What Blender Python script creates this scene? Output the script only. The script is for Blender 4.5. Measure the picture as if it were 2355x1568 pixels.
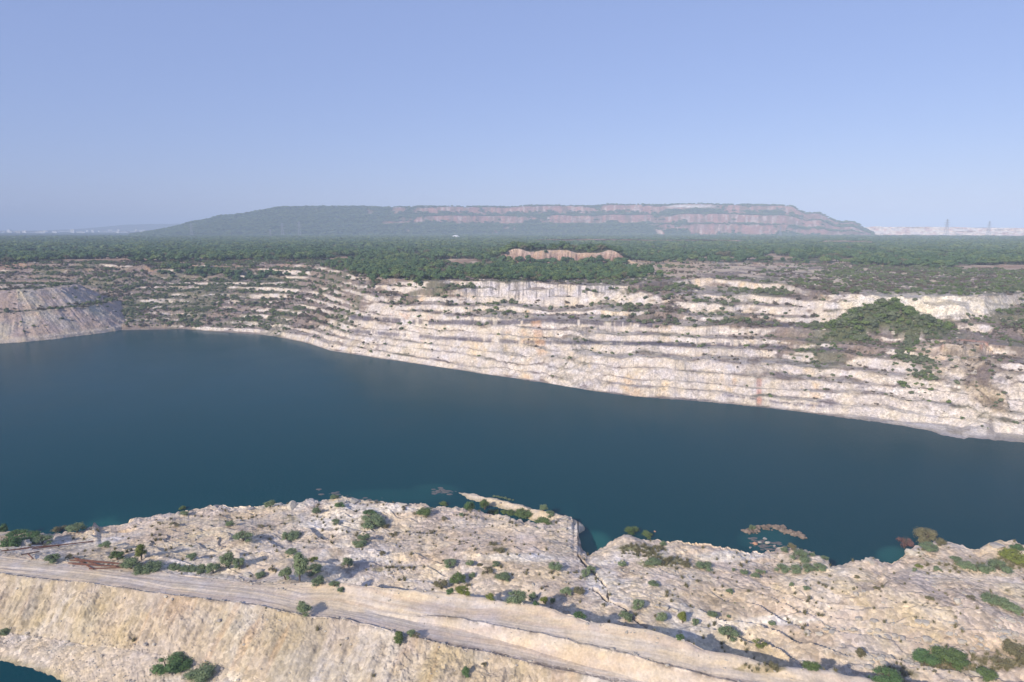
import bpy, math, random
import numpy as np

# ------------------------------------------------------------------ camera, sky, sun, exposure
for o in list(bpy.data.objects):
    bpy.data.objects.remove(o)
scene = bpy.context.scene
COL = scene.collection
H = 80.0
PITCH = math.radians(9.4)
FPX = 24.0 / 36.0 * 1024.0
CX, CY = 512.0, 341.0
cam_data = bpy.data.cameras.new("camera")
cam_data.lens = 24.0
cam_data.sensor_width = 36.0
cam_data.clip_start = 1.0
cam_data.clip_end = 60000.0
cam = bpy.data.objects.new("camera", cam_data)
cam.location = (0, 0, H)
cam.rotation_euler = (math.radians(90) - PITCH, 0, 0)
COL.objects.link(cam)
scene.camera = cam

HAZE_D = 0.00023
SUN_EL = math.radians(27.0)
SUN_DIR_AZ = math.atan2(-0.60, -0.80)      # azimuth (from +Y towards +X) the sun stands in
world = bpy.data.worlds.new("World")
scene.world = world
world.use_nodes = True
wn = world.node_tree
bgn = wn.nodes["Background"]
sky = wn.nodes.new("ShaderNodeTexSky")
sky.sky_type = 'NISHITA'
sky.sun_disc = False
sky.sun_elevation = SUN_EL
sky.sun_rotation = SUN_DIR_AZ
sky.altitude = 200
sky.air_density = 1.0
sky.dust_density = 0.6
sky.ozone_density = 3.0
tint = wn.nodes.new("ShaderNodeVectorMath"); tint.operation = 'MULTIPLY'
tint.inputs[1].default_value = (1.02, 0.94, 1.03)
wn.links.new(sky.outputs[0], tint.inputs[0])
veil = wn.nodes.new("ShaderNodeMix"); veil.data_type = 'RGBA'      # high thin haze evens out the clear-sky gradient
veil.inputs[0].default_value = 0.62
veil.inputs[7].default_value = (2.42, 3.12, 5.75, 1)
wn.links.new(tint.outputs[0], veil.inputs[6]); wn.links.new(veil.outputs[2], bgn.inputs[0])
bgn.inputs[1].default_value = 0.108

sd = bpy.data.lights.new("sun", 'SUN')
sd.energy = 4.0
sd.angle = math.radians(0.5)
sd.color = (1.0, 0.90, 0.78)
sun = bpy.data.objects.new("sun", sd)
from mathutils import Vector
dvec = Vector((math.sin(SUN_DIR_AZ) * math.cos(SUN_EL), math.cos(SUN_DIR_AZ) * math.cos(SUN_EL), math.sin(SUN_EL)))
sun.rotation_euler = dvec.to_track_quat('Z', 'Y').to_euler()
COL.objects.link(sun)

scene.view_settings.view_transform = 'Standard'
scene.view_settings.look = 'None'
scene.view_settings.exposure = 0.35
scene.view_settings.gamma = 1.0

random.seed(7)
rng = np.random.default_rng(11)

# ------------------------------------------------------------------ numeric helpers
K = 1024.0 / 2354.0     # photo tracing units (P) to render pixels

def ray(px, py):
    a = (np.asarray(px, float) - CX) / FPX
    b = -(np.asarray(py, float) - CY) / FPX
    cp, sp = math.cos(PITCH), math.sin(PITCH)
    return a, cp + b * sp, -sp + b * cp

def atP(xP, yP, z=0.0):
    rx, ry, rz = ray(np.asarray(xP, float) * K, np.asarray(yP, float) * K)
    t = (np.asarray(z, float) - H) / rz
    return rx * t, ry * t, np.asarray(z, float) + 0 * t

def projP(x, y, z):
    cp, sp = math.cos(PITCH), math.sin(PITCH)
    zz = z - H
    f = y * cp - zz * sp
    u = y * sp + zz * cp
    f = np.where(np.abs(f) < 1e-3, 1e-3, f)
    px = CX + FPX * x / f
    py = CY - FPX * u / f
    return px / K, py / K, f

def hsh(ix, iy, seed):
    n = (ix.astype(np.int64) * 374761393 + iy.astype(np.int64) * 668265263 + seed * 1442695041) & 0xffffffff
    n = ((n ^ (n >> 13)) * 1274126177) & 0xffffffff
    n = ((n ^ (n >> 16)) * 2246822519) & 0xffffffff
    n = n ^ (n >> 15)
    return (n & 0xffffff) / float(0xffffff)

def vnoise(x, y, seed=0):
    x = np.asarray(x, float); y = np.asarray(y, float)
    x0 = np.floor(x); y0 = np.floor(y)
    fx = x - x0; fy = y - y0
    fx = fx * fx * fx * (fx * (fx * 6 - 15) + 10); fy = fy * fy * fy * (fy * (fy * 6 - 15) + 10)
    a = hsh(x0, y0, seed); b = hsh(x0 + 1, y0, seed)
    c = hsh(x0, y0 + 1, seed); d = hsh(x0 + 1, y0 + 1, seed)
    return (a * (1 - fx) + b * fx) * (1 - fy) + (c * (1 - fx) + d * fx) * fy

def fbm(x, y, seed=0, octv=4, gain=0.5):
    """about -1..1"""
    s = 0; amp = 1; tot = 0
    c, sn = 0.8, 0.6
    for i in range(octv):
        s = s + amp * (vnoise(x, y, seed + i * 17) * 2 - 1)
        tot += amp
        amp *= gain
        x, y = (x * c - y * sn) * 2.03 + 5.3, (x * sn + y * c) * 2.03 - 1.7
    return s / tot * 1.5

def sst(a, b, v):
    t = np.clip((v - a) / (b - a), 0, 1)
    return t * t * (3 - 2 * t)

def lerp(a, b, t):
    return a + (b - a) * t

def mesh_np(name, verts, quads, mats, col=None, extra=None, smooth=False, link=True, matidx=None):
    me = bpy.data.meshes.new(name)
    verts = np.ascontiguousarray(verts, dtype=np.float32)
    quads = np.ascontiguousarray(quads, dtype=np.int32)
    k = quads.shape[1]
    me.vertices.add(len(verts)); me.vertices.foreach_set("co", verts.ravel())
    me.loops.add(quads.size); me.loops.foreach_set("vertex_index", quads.ravel())
    me.polygons.add(len(quads))
    me.polygons.foreach_set("loop_start", np.arange(0, quads.size, k, dtype=np.int32))
    if matidx is not None:
        me.polygons.foreach_set("material_index", np.ascontiguousarray(matidx, dtype=np.int32))
    me.polygons.foreach_set("use_smooth", np.full(len(quads), smooth, dtype=bool))
    if col is not None:
        a = me.color_attributes.new("Col", 'FLOAT_COLOR', 'POINT')
        c4 = np.ones((len(verts), 4), dtype=np.float32); c4[:, :3] = col
        a.data.foreach_set("color", c4.ravel())
    if extra:
        for kx, v in extra.items():
            at = me.attributes.new(kx, 'FLOAT', 'POINT')
            at.data.foreach_set("value", np.ascontiguousarray(v, dtype=np.float32))
    for m in mats:
        me.materials.append(m)
    me.update(calc_edges=True)
    ob = bpy.data.objects.new(name, me)
    if link:
        COL.objects.link(ob)
    return ob

def tag(o, label=None, cat=None, group=None, kind=None):
    if label: o["label"] = label
    if cat: o["category"] = cat
    if group: o["group"] = group
    if kind: o["kind"] = kind
    return o

# ------------------------------------------------------------------ materials
def newmat(name):
    m = bpy.data.materials.new(name); m.use_nodes = True
    nt = m.node_tree
    b = nt.nodes["Principled BSDF"]
    b.inputs["Specular IOR Level"].default_value = 0.2
    return m, nt, b

def nd(nt, t, **kw):
    n = nt.nodes.new(t)
    for k, v in kw.items():
        if k in n.inputs: n.inputs[k].default_value = v
        else: setattr(n, k, v)
    return n

def mat_ground():
    m, nt, b = newmat("quarry_rock")
    L = nt.links.new
    b.inputs["Roughness"].default_value = 0.95
    att = nd(nt, "ShaderNodeVertexColor", layer_name="Col")
    rub = nd(nt, "ShaderNodeAttribute", attribute_name="rubble")
    geo = nd(nt, "ShaderNodeNewGeometry")
    n1 = nd(nt, "ShaderNodeTexNoise", Scale=0.45, Detail=8.0, Roughness=0.72)
    L(geo.outputs["Position"], n1.inputs["Vector"])
    n2 = nd(nt, "ShaderNodeTexNoise", Scale=2.2, Detail=5.0, Roughness=0.65)
    L(geo.outputs["Position"], n2.inputs["Vector"])
    vo = nd(nt, "ShaderNodeTexVoronoi", Scale=1.25, Randomness=1.0)
    L(geo.outputs["Position"], vo.inputs["Vector"])
    mr = nd(nt, "ShaderNodeMapRange"); mr.inputs[1].default_value = 0.28; mr.inputs[2].default_value = 0.72
    mr.inputs[3].default_value = 0.80; mr.inputs[4].default_value = 1.18
    L(n1.outputs[0], mr.inputs[0])
    mr2 = nd(nt, "ShaderNodeMapRange"); mr2.inputs[1].default_value = 0.3; mr2.inputs[2].default_value = 0.7
    mr2.inputs[3].default_value = 0.82; mr2.inputs[4].default_value = 1.16
    L(n2.outputs[0], mr2.inputs[0])
    mu = nd(nt, "ShaderNodeMath", operation='MULTIPLY')
    L(mr.outputs[0], mu.inputs[0]); L(mr2.outputs[0], mu.inputs[1])
    # pale stones among darker crumbs
    mv = nd(nt, "ShaderNodeMapRange"); mv.inputs[1].default_value = 0.0; mv.inputs[2].default_value = 1.0
    mv.inputs[3].default_value = 0.66; mv.inputs[4].default_value = 1.3
    sep = nd(nt, "ShaderNodeSeparateColor")
    L(vo.outputs["Color"], sep.inputs[0]); L(sep.outputs[0], mv.inputs[0])
    mixs = nd(nt, "ShaderNodeMix", data_type='FLOAT')
    mixs.inputs[2].default_value = 1.0
    L(rub.outputs["Fac"], mixs.inputs[0]); L(mv.outputs[0], mixs.inputs[3])
    mu2 = nd(nt, "ShaderNodeMath", operation='MULTIPLY')
    L(mu.outputs[0], mu2.inputs[0]); L(mixs.outputs[0], mu2.inputs[1])
    vm = nd(nt, "ShaderNodeVectorMath", operation='SCALE')
    L(att.outputs[0], vm.inputs[0]); L(mu2.outputs[0], vm.inputs["Scale"])
    # warm tint patches
    n3 = nd(nt, "ShaderNodeTexNoise", Scale=0.12, Detail=6.0, Roughness=0.7)
    L(geo.outputs["Position"], n3.inputs["Vector"])
    cr = nd(nt, "ShaderNodeValToRGB")
    cr.color_ramp.elements[0].position = 0.36; cr.color_ramp.elements[0].color = (0.96, 0.97, 1.06, 1)
    cr.color_ramp.elements[1].position = 0.64; cr.color_ramp.elements[1].color = (1.06, 1.0, 0.86, 1)
    L(n3.outputs[0], cr.inputs[0])
    mm = nd(nt, "ShaderNodeVectorMath", operation='MULTIPLY')
    L(vm.outputs[0], mm.inputs[0]); L(cr.outputs[0], mm.inputs[1])
    L(mm.outputs[0], b.inputs["Base Color"])
    # bump
    h1 = nd(nt, "ShaderNodeMath", operation='MULTIPLY'); h1.inputs[1].default_value = 0.9
    L(n1.outputs[0], h1.inputs[0])
    h2 = nd(nt, "ShaderNodeMath", operation='MULTIPLY')
    L(vo.outputs["Distance"], h2.inputs[0]); L(rub.outputs["Fac"], h2.inputs[1])
    h3 = nd(nt, "ShaderNodeMath", operation='SUBTRACT')
    L(h1.outputs[0], h3.inputs[0]); L(h2.outputs[0], h3.inputs[1])
    bp = nd(nt, "ShaderNodeBump", Strength=0.5, Distance=0.28)
    L(h3.outputs[0], bp.inputs["Height"]); L(bp.outputs[0], b.inputs["Normal"])
    return m

def mat_hill():
    m, nt, b = newmat("spoil_hill_ground")
    L = nt.links.new
    b.inputs["Roughness"].default_value = 1.0
    att = nd(nt, "ShaderNodeVertexColor", layer_name="Col")
    geo = nd(nt, "ShaderNodeNewGeometry")
    n1 = nd(nt, "ShaderNodeTexNoise", Scale=0.05, Detail=5.0, Roughness=0.7)
    L(geo.outputs["Position"], n1.inputs["Vector"])
    mr = nd(nt, "ShaderNodeMapRange"); mr.inputs[1].default_value = 0.3; mr.inputs[2].default_value = 0.7
    mr.inputs[3].default_value = 0.6; mr.inputs[4].default_value = 1.35
    L(n1.outputs[0], mr.inputs[0])
    vm = nd(nt, "ShaderNodeVectorMath", operation='SCALE')
    L(att.outputs[0], vm.inputs[0]); L(mr.outputs[0], vm.inputs["Scale"])
    L(vm.outputs[0], b.inputs["Base Color"])
    bp = nd(nt, "ShaderNodeBump", Strength=1.0, Distance=10.0)
    L(n1.outputs[0], bp.inputs["Height"]); L(bp.outputs[0], b.inputs["Normal"])
    return m

def mat_leaf(name, c1, c2, per=0.35):
    m, nt, b = newmat(name)
    L = nt.links.new
    b.inputs["Roughness"].default_value = 0.75
    att = nd(nt, "ShaderNodeVertexColor", layer_name="Col")
    sep = nd(nt, "ShaderNodeSeparateColor"); L(att.outputs[0], sep.inputs[0])
    oi = nd(nt, "ShaderNodeObjectInfo")
    ad = nd(nt, "ShaderNodeMath", operation='MULTIPLY_ADD'); ad.inputs[1].default_value = per
    L(oi.outputs["Random"], ad.inputs[0])
    s2 = nd(nt, "ShaderNodeMath", operation='MULTIPLY'); s2.inputs[1].default_value = 1 - per
    L(sep.outputs[0], s2.inputs[0]); L(s2.outputs[0], ad.inputs[2])
    mx = nd(nt, "ShaderNodeMix", data_type='RGBA')
    mx.inputs[6].default_value = (*c1, 1); mx.inputs[7].default_value = (*c2, 1)
    L(ad.outputs[0], mx.inputs[0])
    L(mx.outputs[2], b.inputs["Base Color"])
    return m

def mat_plain(name, c, rough=0.8, scale=3.0, var=0.25, metallic=0.0):
    m, nt, b = newmat(name)
    L = nt.links.new
    b.inputs["Roughness"].default_value = rough
    b.inputs["Metallic"].default_value = metallic
    tc = nd(nt, "ShaderNodeTexCoord")
    n1 = nd(nt, "ShaderNodeTexNoise", Scale=scale, Detail=6.0, Roughness=0.65)
    L(tc.outputs["Object"], n1.inputs["Vector"])
    mr = nd(nt, "ShaderNodeMapRange"); mr.inputs[1].default_value = 0.3; mr.inputs[2].default_value = 0.7
    mr.inputs[3].default_value = 1 - var; mr.inputs[4].default_value = 1 + var
    L(n1.outputs[0], mr.inputs[0])
    rgb = nd(nt, "ShaderNodeRGB"); rgb.outputs[0].default_value = (*c, 1)
    vm = nd(nt, "ShaderNodeVectorMath", operation='SCALE')
    L(rgb.outputs[0], vm.inputs[0]); L(mr.outputs[0], vm.inputs["Scale"])
    L(vm.outputs[0], b.inputs["Base Color"])
    bp = nd(nt, "ShaderNodeBump", Strength=0.5, Distance=0.1)
    L(n1.outputs[0], bp.inputs["Height"]); L(bp.outputs[0], b.inputs["Normal"])
    return m

M_ground = mat_ground()
M_hill = mat_hill()
M_leaf = {
    'g': mat_leaf("leaf_grey_green", (0.091, 0.125, 0.064), (0.249, 0.315, 0.162)),
    'd': mat_leaf("leaf_dark_green", (0.049, 0.097, 0.036), (0.140, 0.230, 0.081)),
    'b': mat_leaf("leaf_bright_green", (0.055, 0.092, 0.028), (0.165, 0.225, 0.075)),
    'y': mat_leaf("leaf_yellow_green", (0.099, 0.132, 0.022), (0.264, 0.286, 0.066)),
    'o': mat_leaf("leaf_olive_dry", (0.106, 0.099, 0.046), (0.251, 0.225, 0.118)),
    'r': mat_leaf("twig_reddish", (0.110, 0.050, 0.045), (0.200, 0.110, 0.095)),
}
M_wood = mat_leaf("leaf_forest", (0.031, 0.067, 0.031), (0.114, 0.180, 0.078), 0.5)
M_terr = mat_leaf("leaf_terrace", (0.062, 0.083, 0.048), (0.200, 0.222, 0.125), 0.5)
M_terr2 = mat_leaf("leaf_terrace_fresh", (0.057, 0.098, 0.032), (0.196, 0.247, 0.081), 0.5)
M_dry = mat_leaf("leaf_terrace_dry", (0.084, 0.070, 0.054), (0.192, 0.156, 0.120), 0.5)
M_bark = mat_plain("bark", (0.13, 0.10, 0.075), 0.9, 6.0)
M_rock = mat_plain("pale_stone", (0.48, 0.43, 0.35), 0.95, 1.2, 0.22)
M_rock3 = mat_plain("weathered_stone", (0.42, 0.375, 0.31), 0.95, 1.2, 0.25)
M_rock2 = mat_plain("grey_stone", (0.34, 0.31, 0.28), 0.95, 1.2, 0.25)
M_orock = mat_plain("orange_stone", (0.46, 0.26, 0.17), 0.95, 1.2, 0.25)
M_rust = mat_plain("rusty_metal", (0.16, 0.075, 0.05), 0.8, 4.0, 0.35)
M_steel = mat_plain("galvanised_steel", (0.30, 0.31, 0.33), 0.6, 1.0, 0.1, 0.3)
M_white = mat_plain("white_wall", (0.80, 0.80, 0.80), 0.8, 0.05, 0.12)
M_wallb = mat_plain("pale_wall", (0.55, 0.52, 0.50), 0.8, 0.05, 0.12)
M_dark = mat_plain("dark_glass", (0.05, 0.06, 0.07), 0.3, 0.5, 0.1)

# ------------------------------------------------------------------ terrain: control lines
NAZ = 1560
AZL = math.radians(46.0)
az_main = np.linspace(-AZL, AZL, NAZ)
az_ring = np.radians(np.arange(49.0, 312.0, 4.0))
AZ = np.concatenate([az_main, az_ring])
NC = len(AZ)

def line_d(pts, z=None):
    """traced points (xP, yP[, z]) -> distance and height for every azimuth column"""
    p = np.array(pts, float)
    zz = p[:, 2] if p.shape[1] > 2 else np.full(len(p), float(z))
    x, y, _ = atP(p[:, 0], p[:, 1], zz)
    a = np.arctan2(x, y); d = np.hypot(x, y)
    o = np.argsort(a, kind='stable'); a, d, zz = a[o], d[o], zz[o]
    dm = np.interp(az_main, a, d); zm = np.interp(az_main, a, zz)
    t = np.linspace(0, 1, len(az_ring) + 2)[1:-1]
    return (np.concatenate([dm, lerp(dm[-1], dm[0], t)]), np.concatenate([zm, lerp(zm[-1], zm[0], t)]))

def cst(v):
    return np.full(NC, float(v))

SH = line_d([(-300, 1490, 0), (0, 1518, 0), (60, 1533, 0), (110, 1548, 0), (145, 1568, 0), (220, 1610, 0), (400, 1680, 0), (1000, 1740, 0), (1600, 1780, 0), (2400, 1850, 0)])
BL = line_d([(-300, 1458, 1.2), (0, 1487, 1.2), (60, 1493, 1.2), (110, 1502, 1.3), (300, 1512, 2), (450, 1560, 1.8), (700, 1650, 1.0), (1000, 1710, 1), (1600, 1750, 1), (2400, 1820, 1)])
BB = line_d([(-300, 1425, 1.5), (0, 1452, 1.5), (100, 1465, 1.6), (200, 1482, 1.8), (300, 1492, 2.4), (450, 1520, 2.6), (700, 1600, 2.5), (1000, 1670, 3), (1600, 1720, 3), (2400, 1790, 3)])
E1 = line_d([(-400, 1276, 9), (0, 1322, 9), (60, 1329, 9), (200, 1345, 9), (330, 1362, 9), (400, 1372, 9), (480, 1384, 9), (590, 1395, 9), (700, 1422, 9), (780, 1427, 9), (840, 1440, 9),
             (899, 1456, 9), (970, 1473, 9), (1067, 1495, 8.6), (1131, 1508, 8), (1201, 1524, 8), (1268, 1541, 8), (1386, 1566, 8), (1600, 1612, 8), (2000, 1690, 8), (2600, 1780, 8)])
E2y = [(-400, 1262), (0, 1302), (400, 1350), (700, 1392), (850, 1404), (956, 1420), (1067, 1430), (1184, 1451), (1252, 1466), (1352, 1490), (1443, 1511), (1503, 1530), (1572, 1546), (1700, 1575), (2000, 1640), (2600, 1730)]
_z2 = np.interp([p[0] for p in E2y], [850, 1100, 1300, 3000], [9.1, 9.9, 10.4, 10.4])
E2 = line_d([(p[0], p[1], z) for p, z in zip(E2y, _z2)])
_z2b = np.interp([p[0] for p in E2y], [850, 1100, 1300, 3000], [9.0, 8.7, 8.3, 8.3])
E2b = (E2[0] - np.maximum(0.5, (E2[1] - line_d([(p[0], p[1], z) for p, z in zip(E2y, _z2b)])[1]) / 1.1), line_d([(p[0], p[1], z) for p, z in zip(E2y, _z2b)])[1])
E3 = line_d([(-400, 1236, 9), (0, 1278, 9.0), (200, 1298, 9.0), (400, 1320, 9.0), (600, 1345, 9.2), (700, 1340, 10), (781, 1343, 10.5), (825, 1349, 10.8), (882, 1355, 11), (956, 1362, 11), (1017, 1366, 10.8),
             (1077, 1372, 10.8), (1151, 1386, 11), (1238, 1396, 11.2), (1275, 1407, 11.5), (1352, 1433, 11.8), (1453, 1446, 12), (1520, 1459, 12), (1572, 1477, 12), (1620, 1500, 11.5), (1714, 1517, 11.2),
             (1781, 1538, 11), (1882, 1546, 10.8), (2000, 1566, 10.5), (2200, 1600, 10), (2600, 1640, 10)])
xg = projP(E3[0] * np.sin(AZ), E3[0] * np.cos(AZ), E3[1])[0]
berm = sst(650, 820, xg) * (1 - 0.3 * sst(1900, 2300, xg))
G = (E3[0] + 3.0 + 5.6 * berm, E3[1] - 0.4 - 6.3 * berm)
Hh = line_d([(-400, 1215, 5), (0, 1250, 6), (150, 1258, 6.6), (300, 1262, 7), (600, 1270, 6.8), (900, 1262, 6.2), (1200, 1285, 5.8), (1500, 1325, 5.8), (1800, 1345, 5.8), (2100, 1355, 6.2), (2354, 1345, 6.8), (2700, 1345, 7)])
RIMP = [(-500, 1226, 3), (0, 1220, 3), (100, 1227, 3), (180, 1222, 3), (215, 1213, 2.6), (228, 1201, 0.6), (300, 1193, 1.2), (400, 1180, 2.4), (450, 1171, 3), (500, 1160, 4), (530, 1167, 3.4), (620, 1160, 3.6), (680, 1155, 4), (740, 1152, 4),
        (780, 1143, 4.6), (830, 1153, 4.2), (900, 1156, 4.2), (980, 1162, 4.2), (1060, 1170, 4.2), (1120, 1182, 4.2), (1200, 1198, 4.2), (1250, 1204, 4.2), (1275, 1190, 3.6), (1296, 1183, 3), (1310, 1186, 2.6), (1318, 1198, 2.4), (1322, 1216, 2.6), (1327, 1236, 2.8), (1333, 1254, 3.2),
        (1342, 1271, 3.6), (1354, 1276, 3.8), (1364, 1269, 4.2), (1380, 1258, 4.5), (1405, 1243, 4.8), (1430, 1232, 5), (1480, 1239, 5), (1530, 1245, 5), (1600, 1249, 5), (1700, 1264, 5), (1750, 1268, 4.5), (1790, 1258, 3.5), (1830, 1260, 3.5), (1870, 1272, 4),
        (1892, 1282, 4), (1904, 1303, 3.6), (1930, 1305, 3.6), (1950, 1296, 4.2), (1980, 1286, 4.8), (2000, 1283, 5), (2030, 1292, 4.4), (2046, 1300, 3.8), (2062, 1286, 4.5), (2090, 1268, 5), (2110, 1255, 5.4),
        (2160, 1243, 6), (2200, 1252, 5.8), (2250, 1266, 5), (2270, 1254, 5.4), (2290, 1246, 5.8), (2320, 1243, 6), (2354, 1250, 6), (2700, 1262, 6)]
RM = line_d(RIMP)
_w = AZ + 0.0026 * fbm(AZ * 200, AZ * 0, 7, 4) + 0.005 * fbm(AZ * 50, AZ * 0, 8, 3)
RM = (np.where(np.abs(AZ) < AZL, np.interp(_w, az_main, RM[0][:NAZ]), RM[0]), RM[1])
RM = (RM[0] + 1.1 * fbm(AZ * 160, AZ * 0, 5, 4), RM[1])
Hh = (np.minimum(np.maximum(Hh[0], G[0] + 4), RM[0] - 4), Hh[1])
KU = (RM[0] + 6.5, cst(-7) + 0)

NEAR = [((cst(4), cst(-7)), 2), ((cst(66), cst(-7)), 14), (SH, 14), (BL, 10), (BB, 84), (E1, 34), (E2b, 6), (E2, 44), (E3, 12), (G, 84), (Hh, 110), (RM, 12), (KU, 60), ((KU[0] + 22, cst(-7)), 2)]

# far wall
BX = [-300, 0, 300, 500, 700, 850, 1000, 1200, 1400, 1600, 1800, 2000, 2200, 2354, 2600]
S0P = [(-400, 757), (262, 759), (300, 759), (420, 757), (500, 763), (600, 770), (644, 776), (706, 789), (761, 807), (878, 825), (995, 842), (1112, 860), (1229, 877), (1346, 897), (1464, 912), (1563, 919), (1740, 935), (1900, 955), (2000, 968),
       (2100, 984), (2140, 993), (2170, 1003), (2200, 1009), (2260, 1015), (2300, 1012), (2354, 1018), (2600, 1030)]
BEN = [
    (3.4, [752, 752, 752, 757, 780, 808, 832, 858, 884, 908, 923, 938, 960, 975, 985]),
    (6.8, [745, 745, 745, 748, 770, 795, 818, 842, 864, 885, 893, 912, 935, 950, 960]),
    (10.8, [738, 738, 738, 740, 758, 783, 802, 822, 842, 858, 868, 885, 905, 925, 935]),
    (14.8, [730, 730, 730, 731, 750, 768, 786, 802, 818, 835, 838, 856, 880, 900, 910]),
    (18.9, [720, 720, 720, 722, 738, 752, 770, 784, 790, 800, 803, 826, 848, 868, 880]),
    (23.0, [708, 708, 708, 710, 722, 735, 746, 756, 765, 775, 778, 798, 818, 833, 845]),
    (27.0, [695, 695, 695, 697, 705, 715, 728, 736, 742, 750, 755, 768, 783, 798, 810]),
    (31.0, [682, 682, 682, 683, 688, 695, 702, 708, 716, 725, 730, 738, 746, 756, 768]),
    (35.5, [668, 668, 668, 668, 672, 676, 680, 684, 688, 699, 704, 722, 724, 723, 730]),
    (40.0, [652, 652, 652, 652, 654, 654, 662, 678, 676, 674, 682, 710, 712, 690, 690]),
    (44.5, [636, 636, 636, 636, 637, 634, 650, 670, 664, 642, 652, 700, 700, 670, 668]),
]
s0 = line_d([(a, b, 0) for a, b in S0P])[0]
TOP = line_d([(-300, 604, 45.5), (0, 604, 45.5), (300, 603, 45.5), (500, 603, 45.5), (700, 600, 45.5), (850, 605, 45.5), (1000, 606, 45.5), (1200, 612, 45.5), (1400, 610, 45.5), (1600, 606, 45.5), (1800, 606, 45.5), (2100, 615, 45.5), (2354, 625, 45.5), (2600, 625, 45.5)])
FAR = []
td0 = TOP[0]
sxP = projP(s0 * np.sin(AZ), s0 * np.cos(AZ), 0 * s0)[0]
FAR.append(((s0 - 150, cst(-7)), 180))
FAR.append(((s0 - 7, cst(-7)), 3))
FAR.append(((s0 + 0.8 * fbm(AZ * 250, AZ * 0 + 3, 9, 4), cst(0)), 4))
prev_d, prev_z = s0, cst(0)
LIPS = []
for k, (z, ys) in enumerate(BEN):
    d, zz = line_d([(a, b, z) for a, b in zip(BX, ys)])
    zz = zz + 1.1 * fbm(AZ * 14, AZ * 0 + k * 7.7, 21 + k, 3)
    jit = (1.5 + 0.05 * k * k) * fbm(AZ * 26, AZ * 0 + k * 3.1, 41 + k, 4, 0.4) + 0.18 * fbm(AZ * 500, AZ * 0 + k * 3.1, 61 + k, 3)
    dz = zz - prev_z
    run = dz / math.tan(math.radians(50 if k < 5 else 60)) * (0.8 + 0.5 * vnoise(AZ * 30, AZ * 0, 71 + k))
    d = np.maximum(d, prev_d + run + 1.6 + 0.9 * np.abs(fbm(AZ * 40, AZ * 0, 77 + k, 2)))
    wl = 1 - sst(560, 860, sxP)
    d = lerp(d, np.maximum(s0 + (td0 - s0) * (k + 0.45) / 12.0 + 0.8 * jit, prev_d + run + 1.2), wl)
    foot = (d - run, prev_z + 0.15)
    FAR.append(((foot[0] + jit, foot[1]), 5))
    FAR.append(((d + jit, zz), 4 if k < 8 else 8 if k < 10 else 40))
    LIPS.append((d, zz))
    prev_d, prev_z = d, zz
td = np.maximum(TOP[0], prev_d + 12)
FAR.append(((td, cst(45.5)), 46))
FAR.append(((td + 90, cst(46)), 20))
last = td + 90
for dd in (950, 1400, 2100, 3300, 5500, 12500):
    FAR.append(((np.maximum(cst(dd), last + 20), cst(46)), 24 if dd < 1500 else 8))
    last = np.maximum(cst(dd), last + 20)

allc = NEAR + FAR
rows_d, rows_z, rows_s = [], [], []
for i in range(len(allc)):
    (d0, z0), n = allc[i]
    if i + 1 < len(allc):
        (d1, z1), _ = allc[i + 1]
        d1 = np.maximum(d1, d0 + 0.15)
        allc[i + 1] = ((d1, z1), allc[i + 1][1])
        for j in range(n):
            t = j / n
            rows_d.append(lerp(d0, d1, t)); rows_z.append(lerp(z0, z1, t)); rows_s.append(i)
    else:
        rows_d.append(d0); rows_z.append(z0); rows_s.append(i)
D = np.array(rows_d); Z = np.array(rows_z); SEG = np.array(rows_s)
NNEAR = len(NEAR)
NR = len(D)
A2 = np.broadcast_to(AZ, D.shape)
X = D * np.sin(A2); Y = D * np.cos(A2)
segm = SEG[:, None] + 0 * D
isnear = segm < NNEAR
PX, PY, _ = projP(X, Y, Z)
infront = (np.abs(A2 if True else 0) < 1.0) | (A2 > 6)

# ---- far-wall smoothing (collapsed benches) and relief
wall = (segm >= NNEAR + 2) & (D < (td[None, :] + 5))
wn_ = sst(0.05, 0.5, fbm(X / 38, Y / 38, 101, 4, .6)) * 0.8 + 0.45 * sst(-.1, .5, fbm(X / 14, Y / 14, 102, 3))
wn_ = np.clip(wn_ * 0.75 + 0.7 * sst(1850, 2050, PX) * sst(-0.3, 0.2, fbm(X / 25, Y / 25, 103, 3)) * (1 - sst(2330, 2360, PX)) * (PY < 900) + 0.35 * (1 - sst(300, 700, PX)), 0, 0.92)
_fx = np.interp(PY, [795, 850, 905, 950], [2200, 2228, 2262, 2290]); _fw = np.interp(PY, [795, 850, 905, 950], [52, 48, 36, 22])
fan = (1 - sst(.75, 1.15, np.abs(PX - _fx + 14 * fbm(X / 6, Y / 6, 133, 4)) / _fw)) * sst(795, 812, PY) * (1 - sst(940, 962, PY)) * (segm >= NNEAR + 2)
_gx = np.interp(PY, [990, 900, 800], [2345, 2310, 2250]); fan2 = (1 - sst(.6, 1.2, np.abs(PX - _gx) / 34)) * sst(830, 860, PY) * (segm >= NNEAR + 2)
wn_ = np.maximum(wn_, np.maximum(fan, fan2 * .8))
zs = np.interp(0, [0], [0])
tt = np.clip((D - s0[None, :]) / np.maximum(td[None, :] - s0[None, :], 1), 0, 1)
knots_t = np.stack([(l[0] - s0) / (td - s0) for l in LIPS]); knots_z = np.stack([l[1] for l in LIPS])
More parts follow.
